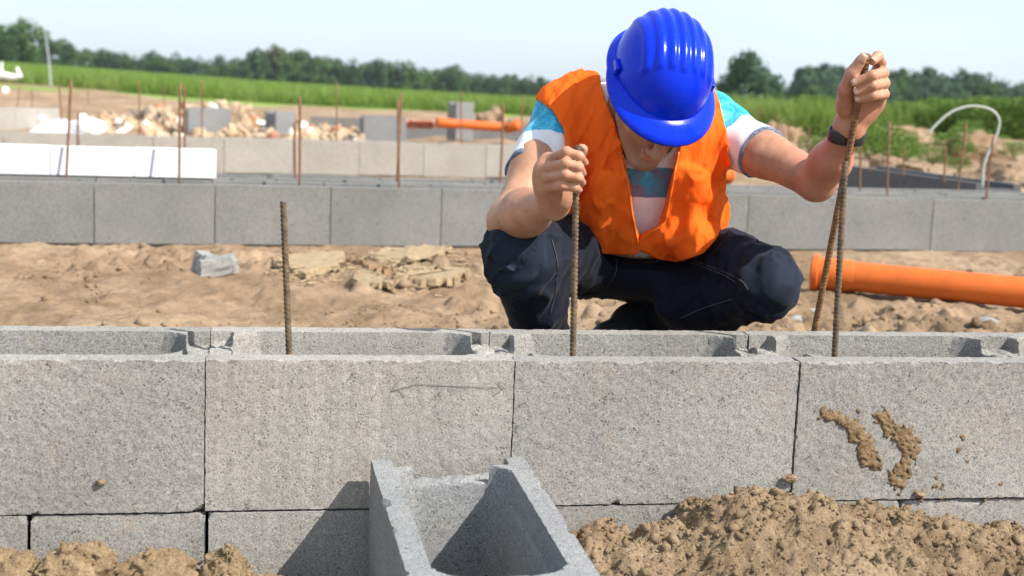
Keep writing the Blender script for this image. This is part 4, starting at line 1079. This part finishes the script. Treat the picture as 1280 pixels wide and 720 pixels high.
bars = [((89, 100), (83, 221), 0, 'slightly bent rusty bar in front of the white foam board, nearer its far end'), ((225, 104), (224, 226), 0, 'upright rusty bar in front of the white foam board near its cut end'),
        ((375, 121), (374.5, 231), 0, 'rusty bar in the grey wall just right of the free-standing bar top'), ((368, 153), (369, 222), 0, 'short bar close behind its taller neighbour on the grey wall'),
        ((498, 124), (499, 232), 0, 'front one of two crossing rusty bars on the grey wall'), ((501.6, 117), (496, 224), 0, 'rear one of two crossing rusty bars on the grey wall'),
        ((629, 129), (625, 226), 0, 'rusty bar standing closest to the blue sleeve'),
        ((231, 107), (231, 188), 7.4, 'bar rising just behind the foam board beside the upright one'), ((98, 141), (97, 184), 7.2, 'short bar stub rising behind the foam board'),
        ((74, 107), (77, 150), 13.0, 'bar stub left of the rusty bar pair, by the white sheeting'), ((174, 101), (174, 167), 10.6, 'bar rising out of the rubble near the foam board'), ((253, 101), (253, 170), 10.5, 'bar standing in front of the first loose block on the pale wall'),
        ((420.5, 104), (420.5, 176), 10.6, 'bar between the square loose block and the wide one behind the pale wall'), ((576, 114), (577, 179), 10.8, 'bar standing in front of the block on end'), ((654.5, 122), (651, 165), 13.0, 'thin bar far back beside the blue sleeve, behind its nearer neighbour'),
        ((205, 108), (205, 130), 20, 'faint far bar standing over the left half of the rubble'), ((110, 112), (110, 128), 20, 'faint far bar above the flat white sheet'), ((40, 112), (40, 132), 20, 'faint far bar on the bare sand beside the round white bag'), ((24, 108), (22, 131), 20, 'faint far bar closest to the round white bag'),
        ((972, 144), (971, 184), 11.5, 'thick dark bar nearest the blue and white sleeve on the sand bank'), ((986, 152), (986, 186), 11.5, 'second bar from the blue and white sleeve on the sand bank'), ((998, 171), (998, 198), 10.5, 'short bar stub between two taller bars beyond the raised elbow'), ((1011, 158), (1010, 193), 11.5, 'bar on the sand bank closest to the raised forearm'),
        ((1076.5, 173), (1075, 237), 0, 'rusty bar on the double wall just past the wristband'), ((1111.6, 153), (1109, 243), 0, 'tall rusty bar on the double wall between hand and dark wall'), ((1130, 183), (1129, 219), 9.0, 'short bar between the dark wall and the hose, tallest weed behind it'),
        ((1088, 191), (1087, 213), 9.5, 'low bar stub in the weeds just past the wristband'), ((1182, 183), (1180, 226), 8.0, 'bar on the dark wall under the start of the hose'), ((1208, 155), (1197, 238), 0, 'leaning rusty bar inside the sweep of the pale hose'), ((1242, 170), (1233, 246), 0, 'rusty bar at the foot of the pale hose'),
        ((948.6, 132), (949, 149), 22, 'thin far bar beside the blue sleeve below the large round tree'), ((1204, 178), (1204, 196), 14, 'short bar stub under the top of the hose arch')]
for p0, p1, t, lab in bars: far_bar(p0, p1, t or tw(*p1), lab, bend=RNG.uniform(-.008, .008), r=.0058 if t < 12 else .008)
# pale hose arching over on the right
hz = tw(1197, 238); P = spline([T(x, y, hz + .35) for x, y in ((1160, 168), (1170, 156), (1188, 141), (1206, 134), (1222, 133), (1240, 138), (1249, 150), (1247, 165), (1240, 182), (1230, 206), (1228, 236))], 60)
V, F = tube(P - P[0], .0075, 10); o = obj('hose', py_mesh('hose', V, F, plain('pale_plastic', (.42, .44, .39), .4, .5, .06), True)); o.location = tuple(P[0]); tag(o, 'pale plastic hose arching up from the grey wall and over', 'hose')
# loose blocks beyond the third wall
def loose(px0, px1, py, Lw, Ww, Hh, rz, label, up=False):
    c = Zp((px0 + px1) / 2, py, -.25); o = empty('concrete_block', (c[0], c[1], c[2])); tag(o, label, 'concrete block', 'loose concrete blocks')
    b = obj('block_body', far_block_mesh('loose_far_block', MAT_CON_LOOSE, Lw, Ww, Hh), o); b.location = (-Lw / 2, -Ww / 2, Hh)
    if up: b.rotation_euler = (math.pi / 2, 0, 0); b.location = (-Lw / 2, 0, 0)
    o.rotation_euler = (0, 0, rz); return o
loose(231, 286, 171, .5, .3, .34, .25, 'loose grey block by the rubble, first of the three lying behind the pale wall')
loose(333, 366, 173, .24, .36, .33, .35, 'loose grey block seen end on between rubble, behind the pale wall')
loose(450, 506, 178, .52, .3, .32, .1, 'wide smooth grey block lying behind the pale wall near the orange rear pipe')
b = loose(561, 588, 180, .24, .26, .52, .3, 'pale block standing on end in front of the orange rear pipe')
# orange pipe and red sheet behind it
a, bb = Zp(547, 152, -.05), Zp(640, 162, -.05); a = T(546, 153, 16.3); bb = T(640, 160, 16.5)
pipe('drain_pipe', a, bb, .055, 'short orange drain pipe far back beside the block on end', .22)
P = T(644, 158, 16.5); V, F = tube(np.array([T(632, 161, 16.4), T(640, 159, 16.4), T(648, 156, 16.3)]) - P, (.058, .062, .07), 16); o = obj('pipe_fitting', py_mesh('pipe_fitting', V, F, MAT_PIPE, True)); o.location = tuple(P); tag(o, 'orange pipe elbow at the end of the far pipe by the blue sleeve', 'pipe fitting')
a, bb = T(884, 214, 7.0), T(911, 220, 7.15); pipe('drain_pipe', bb, a, .036, 'bit of orange pipe peeping out under the raised arm')
g = np.random.default_rng(3); n = 22; V, F = [], []; A0 = T(505, 154, 17); 
for i in range(n):
    for j in range(6): V.append(T(506 + i * 1.75, 150 + j * 1.9 + i * .05, 17 + .25 * j * .3 + .05 * g.normal()) - A0)
for i in range(n - 1):
    for j in range(5): F.append((i * 6 + j, (i + 1) * 6 + j, (i + 1) * 6 + j + 1, i * 6 + j + 1))
o = obj('red_tarp', py_mesh('red_tarp', V, F, plain('red_film', (.85, .30, .25), .5, .4), True)); o.location = tuple(A0); o.modifiers.new('thick', 'SOLIDIFY').thickness = .01; tag(o, 'crumpled pinkish red plastic sheet beside the far orange pipe', 'plastic sheet')
# far low wall strip behind the rubble and the sandy lump
V, F = [], []; q0, q1 = Zp(395, 166, -.3), Zp(660, 172, -.3); t0 = 19.; q0 = T(388, 146, t0); q1 = T(690, 158, t0)
far_wall = row_wall('block_wall', 'low far block wall behind the rubble heap and orange pipe', np.array([q0[0], q0[1], q0[2]]), math.atan2(q1[1] - q0[1], q1[0] - q0[0]), 7, np.linalg.norm(q1 - q0) / 7, MAT_CON_FAR)
q0, q1 = T(-10, 135, 15.), T(100, 131, 16.5); row_wall('block_wall', 'pale flat footing edge by the white sheeting', q0, math.atan2(q1[1] - q0[1], q1[0] - q0[0]), 3, .4, MAT_CON_PALE)

# rubble heap: one heap, each stone a part
rub = empty('rubble_heap', tuple(Zp(250, 172, -.26))); tag(rub, 'heap of broken stones, bricks and rubble behind the pale wall', 'rubble heap')
RL = np.array(rub.location)
rm = [plain('rubble_stone', (.44, .32, .21), .9, .2, .25, 5, .3), plain('rubble_pale', (.46, .36, .25), .9, .2, .2, 5, .3), plain('rubble_brick', (.40, .19, .11), .9, .2, .25, 6, .3), plain('rubble_dark', (.2, .17, .14), .9, .2, .3, 5, .3), plain('rubble_white', (.78, .75, .70), .8, .2, .1, 5, .2)]
rmesh = [rock_mesh('rubble_stone', rm[(0, 1, 0, 2, 1, 3, 0, 4, 1, 0)[i]], 500 + i, 2, .8, (1, .75, .6), 1.9) for i in range(10)]
tops = np.array([(60, 150), (110, 145), (150, 146), (190, 140), (215, 133), (260, 127), (300, 130), (330, 146), (370, 146), (395, 158), (430, 160), (452, 166)])
for i in range(290):
    px = RNG.uniform(115, 452); top = np.interp(px, tops[:, 0], tops[:, 1]); v = RNG.uniform(0, 1); py = 172 + (px - 200) * .02 - v * (172 + (px - 200) * .02 - top)
    c = T(px, py, 15.6 + 3.2 * v + RNG.uniform(-.2, .2)); r = RNG.uniform(.035, .13) * RNG.uniform(.7, 1.1)
    o = obj('stone', rmesh[RNG.integers(0, 10)], rub, tuple(c - RL)); o.scale = (r, r, r); o.rotation_euler = tuple(RNG.uniform(0, 6.28, 3))
# the earth the stones lie on
ip = []
for t_ in np.linspace(0, 1, 40):
    px = 100 + 360 * t_; top = np.interp(px, tops[:, 0], tops[:, 1]) + 6
    ip.append([T(px, 176 + (px - 200) * .02, 15.5), T(px, .5 * (174 + top), 16.9), T(px, top, 18.6), Zp(px, 150, -.5) * 0 + np.array([T(px, top, 21)[0], T(px, top, 21)[1], -.4])])
V = [tuple(q - RL) for row in ip for q in row]; F = [(i * 4 + j, (i + 1) * 4 + j, (i + 1) * 4 + j + 1, i * 4 + j + 1) for i in range(39) for j in range(3)]
obj('earth', py_mesh('earth', V, F, MAT_SAND, True), rub)
def small_heap(pts, t, label, seed, mat=MAT_SAND, name='sand_mound'):
    pts = np.array(pts, float); c = T(pts[:, 0].mean(), pts[:, 1].max(), t); g = np.random.default_rng(seed)
    w = (pts[:, 0].max() - pts[:, 0].min()) / 2 / FPX * t; h = (pts[:, 1].max() - pts[:, 1].min()) / FPX * t
    me = rock_mesh(name, mat, seed, 4, .6, (w, max(w * .6, .3), h), 2.2); o = obj(name, me); o.location = tuple(c); return tag(o, label, 'sand mound', 'mounds of dug sand')
small_heap(((588, 158), (650, 136)), 19.5, 'sandy mound behind the block on end and the far pipe', 31)
# white sheeting on the left
def sheet(name, px0, px1, py0, py1, t0, t1, label, seed, hump=.12, mat=None):
    n, m = 40, 14; V, F = [], []; A = T((px0 + px1) / 2, py1, t0)
    for i in range(n):
        for j in range(m):
            u, v = i / (n - 1), j / (m - 1); edge = math.sin(math.pi * u) ** .5
            q = T(px0 + (px1 - px0) * u, py1 + (py0 - py1) * v * edge, t0 + (t1 - t0) * v); q = q + UP * hump * .35 * vnoise(np.array([[u * 7, v * 4, seed]]), seed)[0]
            V.append(q - A)
    for i in range(n - 1):
        for j in range(m - 1): F.append((i * m + j, (i + 1) * m + j, (i + 1) * m + j + 1, i * m + j + 1))
    o = obj(name, py_mesh(name, V, F, mat, True)); o.location = tuple(A); o.modifiers.new('thick', 'SOLIDIFY').thickness = .012; return tag(o, label, 'plastic sheet')
MAT_FILM = plain('white_film', (.78, .78, .79), .5, .4, .06)
sheet('plastic_sheet', 16, 108, 149, 168, 15.0, 16.2, 'flat white plastic sheet lying beside the rubble', 3, .1, MAT_FILM)
def sack(px, py, r, sq, seed, label, t=15.2):
    c = T(px, py, t); me = rock_mesh('white_sack', MAT_FILM, seed, 4, .3, tuple(r * s for s in sq), 1.5); me.polygons.foreach_set('use_smooth', [True] * len(me.polygons)); o = obj('white_sack', me); o.location = tuple(c); return tag(o, label, 'sack', 'white sacks by the rubble')
sack(110, 158, .20, (1.05, .7, .48), 41, 'large crumpled white sack by the rubble, behind the short bar stub')
sack(102, 146, .055, (1.1, .8, .7), 44, 'small white bundle on top of the large white sack'); sack(52, 147, .04, (1.2, .8, .7), 46, 'little white bundle at the back edge of the flat white sheet')
sack(7, 113, .06, (.9, .8, .9), 48, 'round white bag on the bare sand at the edge of the field', 20)
# white boat-shaped trough and thin pole at the far left
P = spline([T(x, y, 34) for x, y in ((-30, 94), (0, 94), (14, 96), (24, 96))], 14); V, F = tube(P - P[0], np.interp(np.linspace(0, 1, 14), [0, .6, 1], [.10, .09, .05]), 10); MAT_WH = plain('white_paint', (.75, .78, .80), .4, .5, .04)
o = empty('white_trough', tuple(P[0])); tag(o, 'low white trough with an upright prong at the edge of the field', 'trough'); obj('rail', py_mesh('rail', V, F, MAT_WH, True), o)
Q_ = spline([T(25, 97, 34), T(23, 90, 34), T(21, 84, 34)], 8); V, F = tube(Q_ - P[0], np.linspace(.07, .03, 8), 8); obj('prong', py_mesh('prong', V, F, MAT_WH, True), o)
Q_ = spline([T(2, 95, 34), T(2, 85, 34), T(2, 78, 34)], 6); V, F = tube(Q_ - P[0], .03, 8); obj('prong', py_mesh('prong', V, F, MAT_WH, True), o)
P = spline([T(x, y, 38) for x, y in ((64, 110), (62, 85), (59, 60), (56, 40), (50, 25))], 24); V, F = tube(P - P[0], np.linspace(.022, .010, 24), 8); o = obj('pole', py_mesh('pole', V, F, plain('grey_pole', (.45, .48, .52), .5, .4), True)); o.location = tuple(P[0]); tag(o, 'thin pale bent pole standing in the field', 'pole')
# mounds on the right beyond the double wall
for i, (pts, t, lab) in enumerate(((((930, 190), (1010, 150)), 17, 'low sand bank between the blue sleeve and the raised hand'), (((1085, 176), (1180, 160)), 24, 'long low sand bank at the foot of the tall weeds'), (((1090, 215), (1150, 190)), 10.5, 'churned sand mound behind the dark wall'),
    (((1170, 200), (1290, 168)), 17, 'dug sand bank under the hose arch'), (((1200, 232), (1300, 205)), 9, 'rough sand mound at the end of the double wall'), (((1030, 200), (1070, 186)), 13, 'small sand mound behind the raised wrist'))): small_heap(pts, t, lab, 60 + i)

# ------------------------------------------------------------------ field, weeds, bushes, trees
def field_sheet():
    xs = np.concatenate([-np.array(grow(45, 700, 3, 1.15))[::-1], np.arange(-44, 60, 1.0), grow(60, 700, 3, 1.15)]); ys = np.array(grow(34, 900, .5, 1.05)); X, Y = np.meshgrid(xs, ys, indexing='ij')
    Z = field_z(X, Y) + .03; Z = np.where(Y < 36, Z - .6 * (36 - Y), Z); ix = np.arange(X.size).reshape(X.shape); Q = np.stack([ix[:-1, :-1], ix[1:, :-1], ix[1:, 1:], ix[:-1, 1:]], -1).reshape(-1, 4)
    return np_mesh('field', np.stack([X, Y, Z], -1).reshape(-1, 3), Q, MAT_FIELD)
def leafmat(name, a, b, c3, sc=1.0, trans=.25):
    m = M(name, .7, .25); co = m.coord('Object'); n = m.noise(co, sc, 5, .7); r = m.noise(m.coord('Object', rand=3), sc * 7, 2); c = m.ramp(m.math('ADD', m.math('MULTIPLY', n, .6), m.math('MULTIPLY', r, .4)), [(.35, a), (.52, b), (.68, c3)]); m.col(c)
    t = m.n.new('ShaderNodeBsdfTranslucent'); m.l.new(c, t.inputs[0]); mx = m.n.new('ShaderNodeMixShader'); mx.inputs[0].default_value = trans; out = m.n['Material Output']
    m.l.new(m.b.outputs[0], mx.inputs[1]); m.l.new(t.outputs[0], mx.inputs[2]); m.l.new(mx.outputs[0], out.inputs[0]); return m.m
MAT_FIELD = leafmat('field_green', (.14, .22, .04), (.20, .29, .06), (.27, .34, .10), .12, .05)
MAT_GRASS = leafmat('grass_blades', (.15, .24, .04), (.21, .31, .065), (.32, .38, .14), .25, .45)
MAT_LEAF = [leafmat('leaf_dark', (.035, .07, .028), (.055, .105, .038), (.085, .14, .05), .5, .25), leafmat('leaf_mid', (.05, .10, .03), (.08, .145, .042), (.115, .185, .06), .5, .25), leafmat('leaf_blue', (.042, .085, .046), (.062, .115, .058), (.09, .15, .075), .5, .25), leafmat('leaf_olive', (.08, .10, .042), (.115, .135, .06), (.15, .165, .08), .5, .25)]
MAT_BUSH = leafmat('bush_leaf', (.09, .16, .03), (.14, .23, .045), (.2, .28, .08), 1.5, .35)
MAT_BARK = plain('bark', (.09, .065, .045), .9, .2, .3, 4)
tag(obj('field', field_sheet()), 'green crop field reaching to the far trees', kind='structure')
def blades(name, P, H, W, mat, label):
    n = len(P); a = RNG.uniform(0, 2 * np.pi, n); s = np.stack([np.cos(a), np.sin(a), 0 * a], 1); ln = np.stack([RNG.normal(0, .22, n), RNG.normal(0, .22, n), np.ones(n)], 1)
    b0, b1 = P - s * W[:, None], P + s * W[:, None]; m0, m1 = P + ln * H[:, None] * .55 - s * W[:, None] * .8, P + ln * H[:, None] * .55 + s * W[:, None] * .8
    tip = P + ln * H[:, None] + np.stack([ln[:, 0], ln[:, 1], 0 * a], 1) * H[:, None] * .5
    V = np.stack([b0, b1, m1, m0, tip + s * W[:, None] * .2, tip - s * W[:, None] * .2], 1).reshape(-1, 3); k = np.arange(n)[:, None] * 6
    Q = np.concatenate([k + np.array([[0, 1, 2, 3]]), k + np.array([[3, 2, 4, 5]])]); o = obj(name, np_mesh(name, V, Q, mat, False)); return tag(o, label, kind='stuff')
def field_pts(n, y0, y1, x0, x1):
    y = y0 + (y1 - y0) * RNG.uniform(0, 1, n) ** 1.8; w = RNG.uniform(x0, x1, n); x = CAM[0] + (w * math.cos(YAW) + math.sin(YAW)) * y; y2 = CAM[1] + (math.cos(YAW) - w * math.sin(YAW)) * y
    return np.stack([x, y2, field_z(x, y2)], 1)
P = field_pts(60000, 39, 130, -.42, .2); D = np.linalg.norm(P - CAM, axis=1); blades('crop_grass', P, RNG.uniform(.2, .62, len(P)), D / 40 * .014, MAT_GRASS, 'tall green crop along the edge of the field')
P = field_pts(34000, 28, 70, .10, .46); blades('tall_weeds', P, RNG.uniform(.2, .75, len(P)) * 1.1, np.full(len(P), .013), MAT_GRASS, 'tall weeds and grass beyond the sandy ground')
# weeds on the sand, right
def leafy(name, n, spread, h, lw, mat, seed, lo=.1):
    g = np.random.default_rng(seed); V, F = [], []
    for i in range(n):
        z = g.uniform(lo, 1) ** .8 * h; r = spread * math.sqrt(g.uniform(0, 1)) * (1 - .55 * abs(z / h - .45)); a = g.uniform(0, 6.28); c = np.array([r * math.cos(a), r * math.sin(a), z]); d = nrm(np.array([math.cos(a) * .8 + g.normal(0, .5), math.sin(a) * .8 + g.normal(0, .5), g.uniform(-.1, 1)])); s = nrm(np.cross(d, g.normal(size=3))); l = lw * g.uniform(.7, 1.5); k = len(V)
        V += [c - s * l * .22, c + d * l * .5 - s * l * .3, c + d * l, c + d * l * .5 + s * l * .3]; F.append((k, k + 1, k + 2, k + 3))
    for i in range(14):
        a = g.uniform(0, 6.28); v, f = tube(np.array([[0, 0, -.03], [spread * .4 * math.cos(a), spread * .4 * math.sin(a), h * .5], [spread * .7 * math.cos(a), spread * .7 * math.sin(a), h * .9]]), (lw * .12, lw * .09, lw * .04), 4); k = len(V); V += v; F += [tuple(q + k for q in ff) for ff in f]
    return py_mesh(name, V, F, mat)
wm = leafy('weed', 700, .2, .3, .028, MAT_BUSH, 7)
for (px, py, t, s, lab) in ((1092, 196, 11, 1.5, 'bright green weed clump seen just past the leaning bar'), (1120, 196, 12, 1.1, 'green weed tuft between two thin bars left of the hose'), (1166, 200, 13, .8, 'small weed tuft below the start of the hose'), (1198, 208, 12, .6, 'tiny weed by the leaning bar under the hose'), (1060, 190, 13, 1.0, 'weed tuft right behind the wristband'), (1015, 186, 14, .9, 'weed tuft on the sand bank left of the forearm')):
    q = T(px, py, t); o = obj('weed', wm); o.location = tuple(q - np.array([0, 0, .04])); o.scale = (s, s, s * .62); tag(o, lab, 'weed', 'weeds on the sand')
for i in range(26):
    px = RNG.uniform(955, 1285); py = RNG.uniform(163, 196); q = T(px, py, np.interp(py, [163, 200], [25, 12.5])); o = obj('weed', wm); sc_ = RNG.uniform(.7, 1.5); o.location = tuple(q - np.array([0, 0, .05])); o.scale = (sc_, sc_, sc_ * .6); o.rotation_euler = (0, 0, RNG.uniform(0, 6)); tag(o, 'low weed tuft growing out of the dug sand bank', 'weed', 'weeds on the sand')
def crown_mesh(name, seed, w, h, n=1500, leaf=.30, lumps_=24, base=.04):
    """leaf-sized faces gathered in clumps on an uneven crown"""
    g = np.random.default_rng(seed); C_ = []
    for i in range(lumps_):
        a = g.uniform(0, 6.28); z = g.uniform(base, .98); rr = w * .5 * (math.sin(math.pi * min(.98, (z - base * .6) / (1 - base * .6))) ** .6) * g.uniform(.25, .95); C_.append((np.array([rr * math.cos(a), rr * math.sin(a), z * h]), g.uniform(.13, .24) * min(w, h) * 1.15))
    k = g.integers(0, len(C_), n); d = g.normal(size=(n, 3)); d /= np.linalg.norm(d, axis=1)[:, None]; rr = g.uniform(.55, 1.08, n)
    P = np.array([C_[i][0] for i in k]) + d * (np.array([C_[i][1] for i in k]) * rr)[:, None]; P[:, 2] = np.maximum(P[:, 2], h * base * .5)
    nn = d + g.normal(0, .5, (n, 3)); nn /= np.linalg.norm(nn, axis=1)[:, None]; s = np.cross(nn, g.normal(size=(n, 3))); s /= np.linalg.norm(s, axis=1)[:, None]; t = np.cross(nn, s); L = (leaf * g.uniform(.6, 1.4, n))[:, None]
    V = np.stack([P - s * L, P - t * L * .6, P + s * L, P + t * L * .6], 1).reshape(-1, 3); Q = np.arange(4 * n).reshape(-1, 4); return np_mesh(name, V, Q, None, False)
def trunk_mesh(seed, h, r):
    g = np.random.default_rng(seed); V, F = tube(np.array([[0, 0, -.3], [g.normal(0, .05), g.normal(0, .05), h * .3], [g.normal(0, .1), g.normal(0, .1), h * .75]]), (r, r * .75, r * .3), 7)
    for i in range(5):
        z = h * g.uniform(.25, .55); a = g.uniform(0, 6.28); v, f = tube(np.array([[0, 0, z], [math.cos(a) * h * .12, math.sin(a) * h * .12, z + h * .12], [math.cos(a) * h * .22, math.sin(a) * h * .22, z + h * .28]]), (r * .4, r * .28, r * .1), 5); k = len(V); V += v; F += [tuple(q + k for q in ff) for ff in f]
    return py_mesh('trunk', V, F, MAT_BARK, True)
CROWNS = {}
def tree(px, base_py, top_py, wpx, D, seed, mat, label, group=None, n=2200):
    hpx = base_py - top_py; h = hpx / FPX * D; w = wpx / FPX * D; key = (seed, mat, round(w / h, 1))
    b = T(px, base_py, D)
    if key not in CROWNS:
        me = crown_mesh('crown', seed, w / h * 8, 8, n, .36); me.materials.append(MAT_LEAF[mat]); CROWNS[key] = (me, trunk_mesh(seed, 8, .2))
    e = empty('tree', tuple(b)); e.scale = (h / 8,) * 3; e.rotation_euler = (0, 0, RNG.uniform(0, 6.28)); obj('crown', CROWNS[key][0], e); obj('trunk', CROWNS[key][1], e); return tag(e, label, 'tree', group)
tree(936, 152, 76, 84, 150, 901, 2, 'large round bluish green tree between the helmet and the raised hand', n=3800)
tree(962, 150, 116, 34, 160, 902, 0, 'small tree tucked beside the large round tree')
tree(30, 82, 31, 60, 210, 903, 1, 'tallest dark round tree at the far end of the field beyond the pole', n=2600)
tree(2, 82, 36, 44, 215, 904, 1, 'tree at the edge of the picture beside the tallest round tree', n=2000); tree(12, 84, 50, 36, 205, 905, 0, 'dark low tree in front of the tallest round tree')
tree(40, 82, 58, 30, 205, 906, 1, 'bright bush-like tree below the tallest round tree')
GT = 'trees of the far line beyond the field'; LBT = 'tree in the far line of trees beyond the field'
top = np.array([(70, 50), (90, 62), (110, 60), (130, 68), (150, 66), (175, 72), (200, 72), (230, 74), (260, 76), (300, 80), (318, 68), (345, 66), (375, 72), (410, 76), (440, 82), (470, 80), (505, 82), (540, 90), (570, 88), (600, 95), (630, 96), (655, 101), (690, 104), (720, 97), (745, 104), (760, 103)])
bse = np.array([(0, 82), (330, 104), (600, 121), (760, 128)])
x = 62.
while x < 775:
    tp = np.interp(x, top[:, 0], top[:, 1]) + RNG.uniform(-4, 4); bs = np.interp(x, bse[:, 0], bse[:, 1]) + 2; w = RNG.uniform(22, 36)
    tree(x, bs, tp, w, RNG.uniform(300, 340), 910 + int(RNG.integers(0, 4)), int(RNG.choice([0, 0, 1, 1, 3, 2])), LBT, GT); x += RNG.uniform(8, 13)
for x, tp, w in ((318, 66, 30), (335, 64, 34), (352, 66, 34), (375, 70, 34), (398, 74, 36), (420, 76, 30)): tree(x, 106, tp, w, 420, 914 + x % 2, 2, 'taller bluish tree showing above the far line of trees', 'bluish trees behind the far line')
top = np.array([(985, 112), (1000, 95), (1015, 88), (1040, 92), (1060, 100), (1100, 92), (1130, 92), (1170, 94), (1200, 98), (1230, 99), (1260, 106), (1300, 110)])
for row, D, off in ((0, 260, 0), (1, 225, 12), (2, 200, 24)):
    x = 984. + row * 5
    while x < 1310:
        tp = np.interp(x, top[:, 0], top[:, 1]) + off + RNG.uniform(-4, 5); tree(x, 152 + row, tp, RNG.uniform(34, 52), D + RNG.uniform(-8, 8), 920 + int(RNG.integers(0, 4)), int(RNG.choice([2, 2, 0, 1] if row < 2 else [1, 0, 2])), 'tree in the wooded rise beyond the weeds', 'trees of the wooded rise'); x += RNG.uniform(16, 24)
# leafy bushes in front of the wood
bm_ = [leafy('bush', 1500, .8, 1.15, .10, MAT_BUSH, 70 + i, .0) for i in range(3)]
for i, (px, by, ty, wpx, t) in enumerate(((925, 157, 136, 60, 34), (952, 158, 138, 50, 33), (985, 160, 130, 54, 32), (1015, 160, 118, 56, 31), (1040, 160, 126, 50, 31), (1075, 164, 126, 56, 30), (1105, 166, 128, 60, 29), (1135, 168, 126, 60, 29), (1165, 170, 130, 60, 28), (1195, 172, 124, 64, 28), (1228, 173, 122, 66, 27), (1258, 174, 126, 60, 27), (1285, 176, 122, 60, 27), (1020, 150, 128, 60, 38), (1180, 156, 122, 80, 36), (1250, 156, 120, 80, 36))):
    h = (by - ty) / FPX * t; w = wpx / FPX * t; q = T(px, by, t); o = obj('bush', bm_[i % 3]); o.location = tuple(q - np.array([0, 0, .05])); o.scale = (w / 1.6, w / 1.6, h / 1.15); o.rotation_euler = (0, 0, RNG.uniform(0, 6)); tag(o, 'leafy green bush in the row in front of the wooded rise', 'bush', 'bushes in front of the wooded rise')
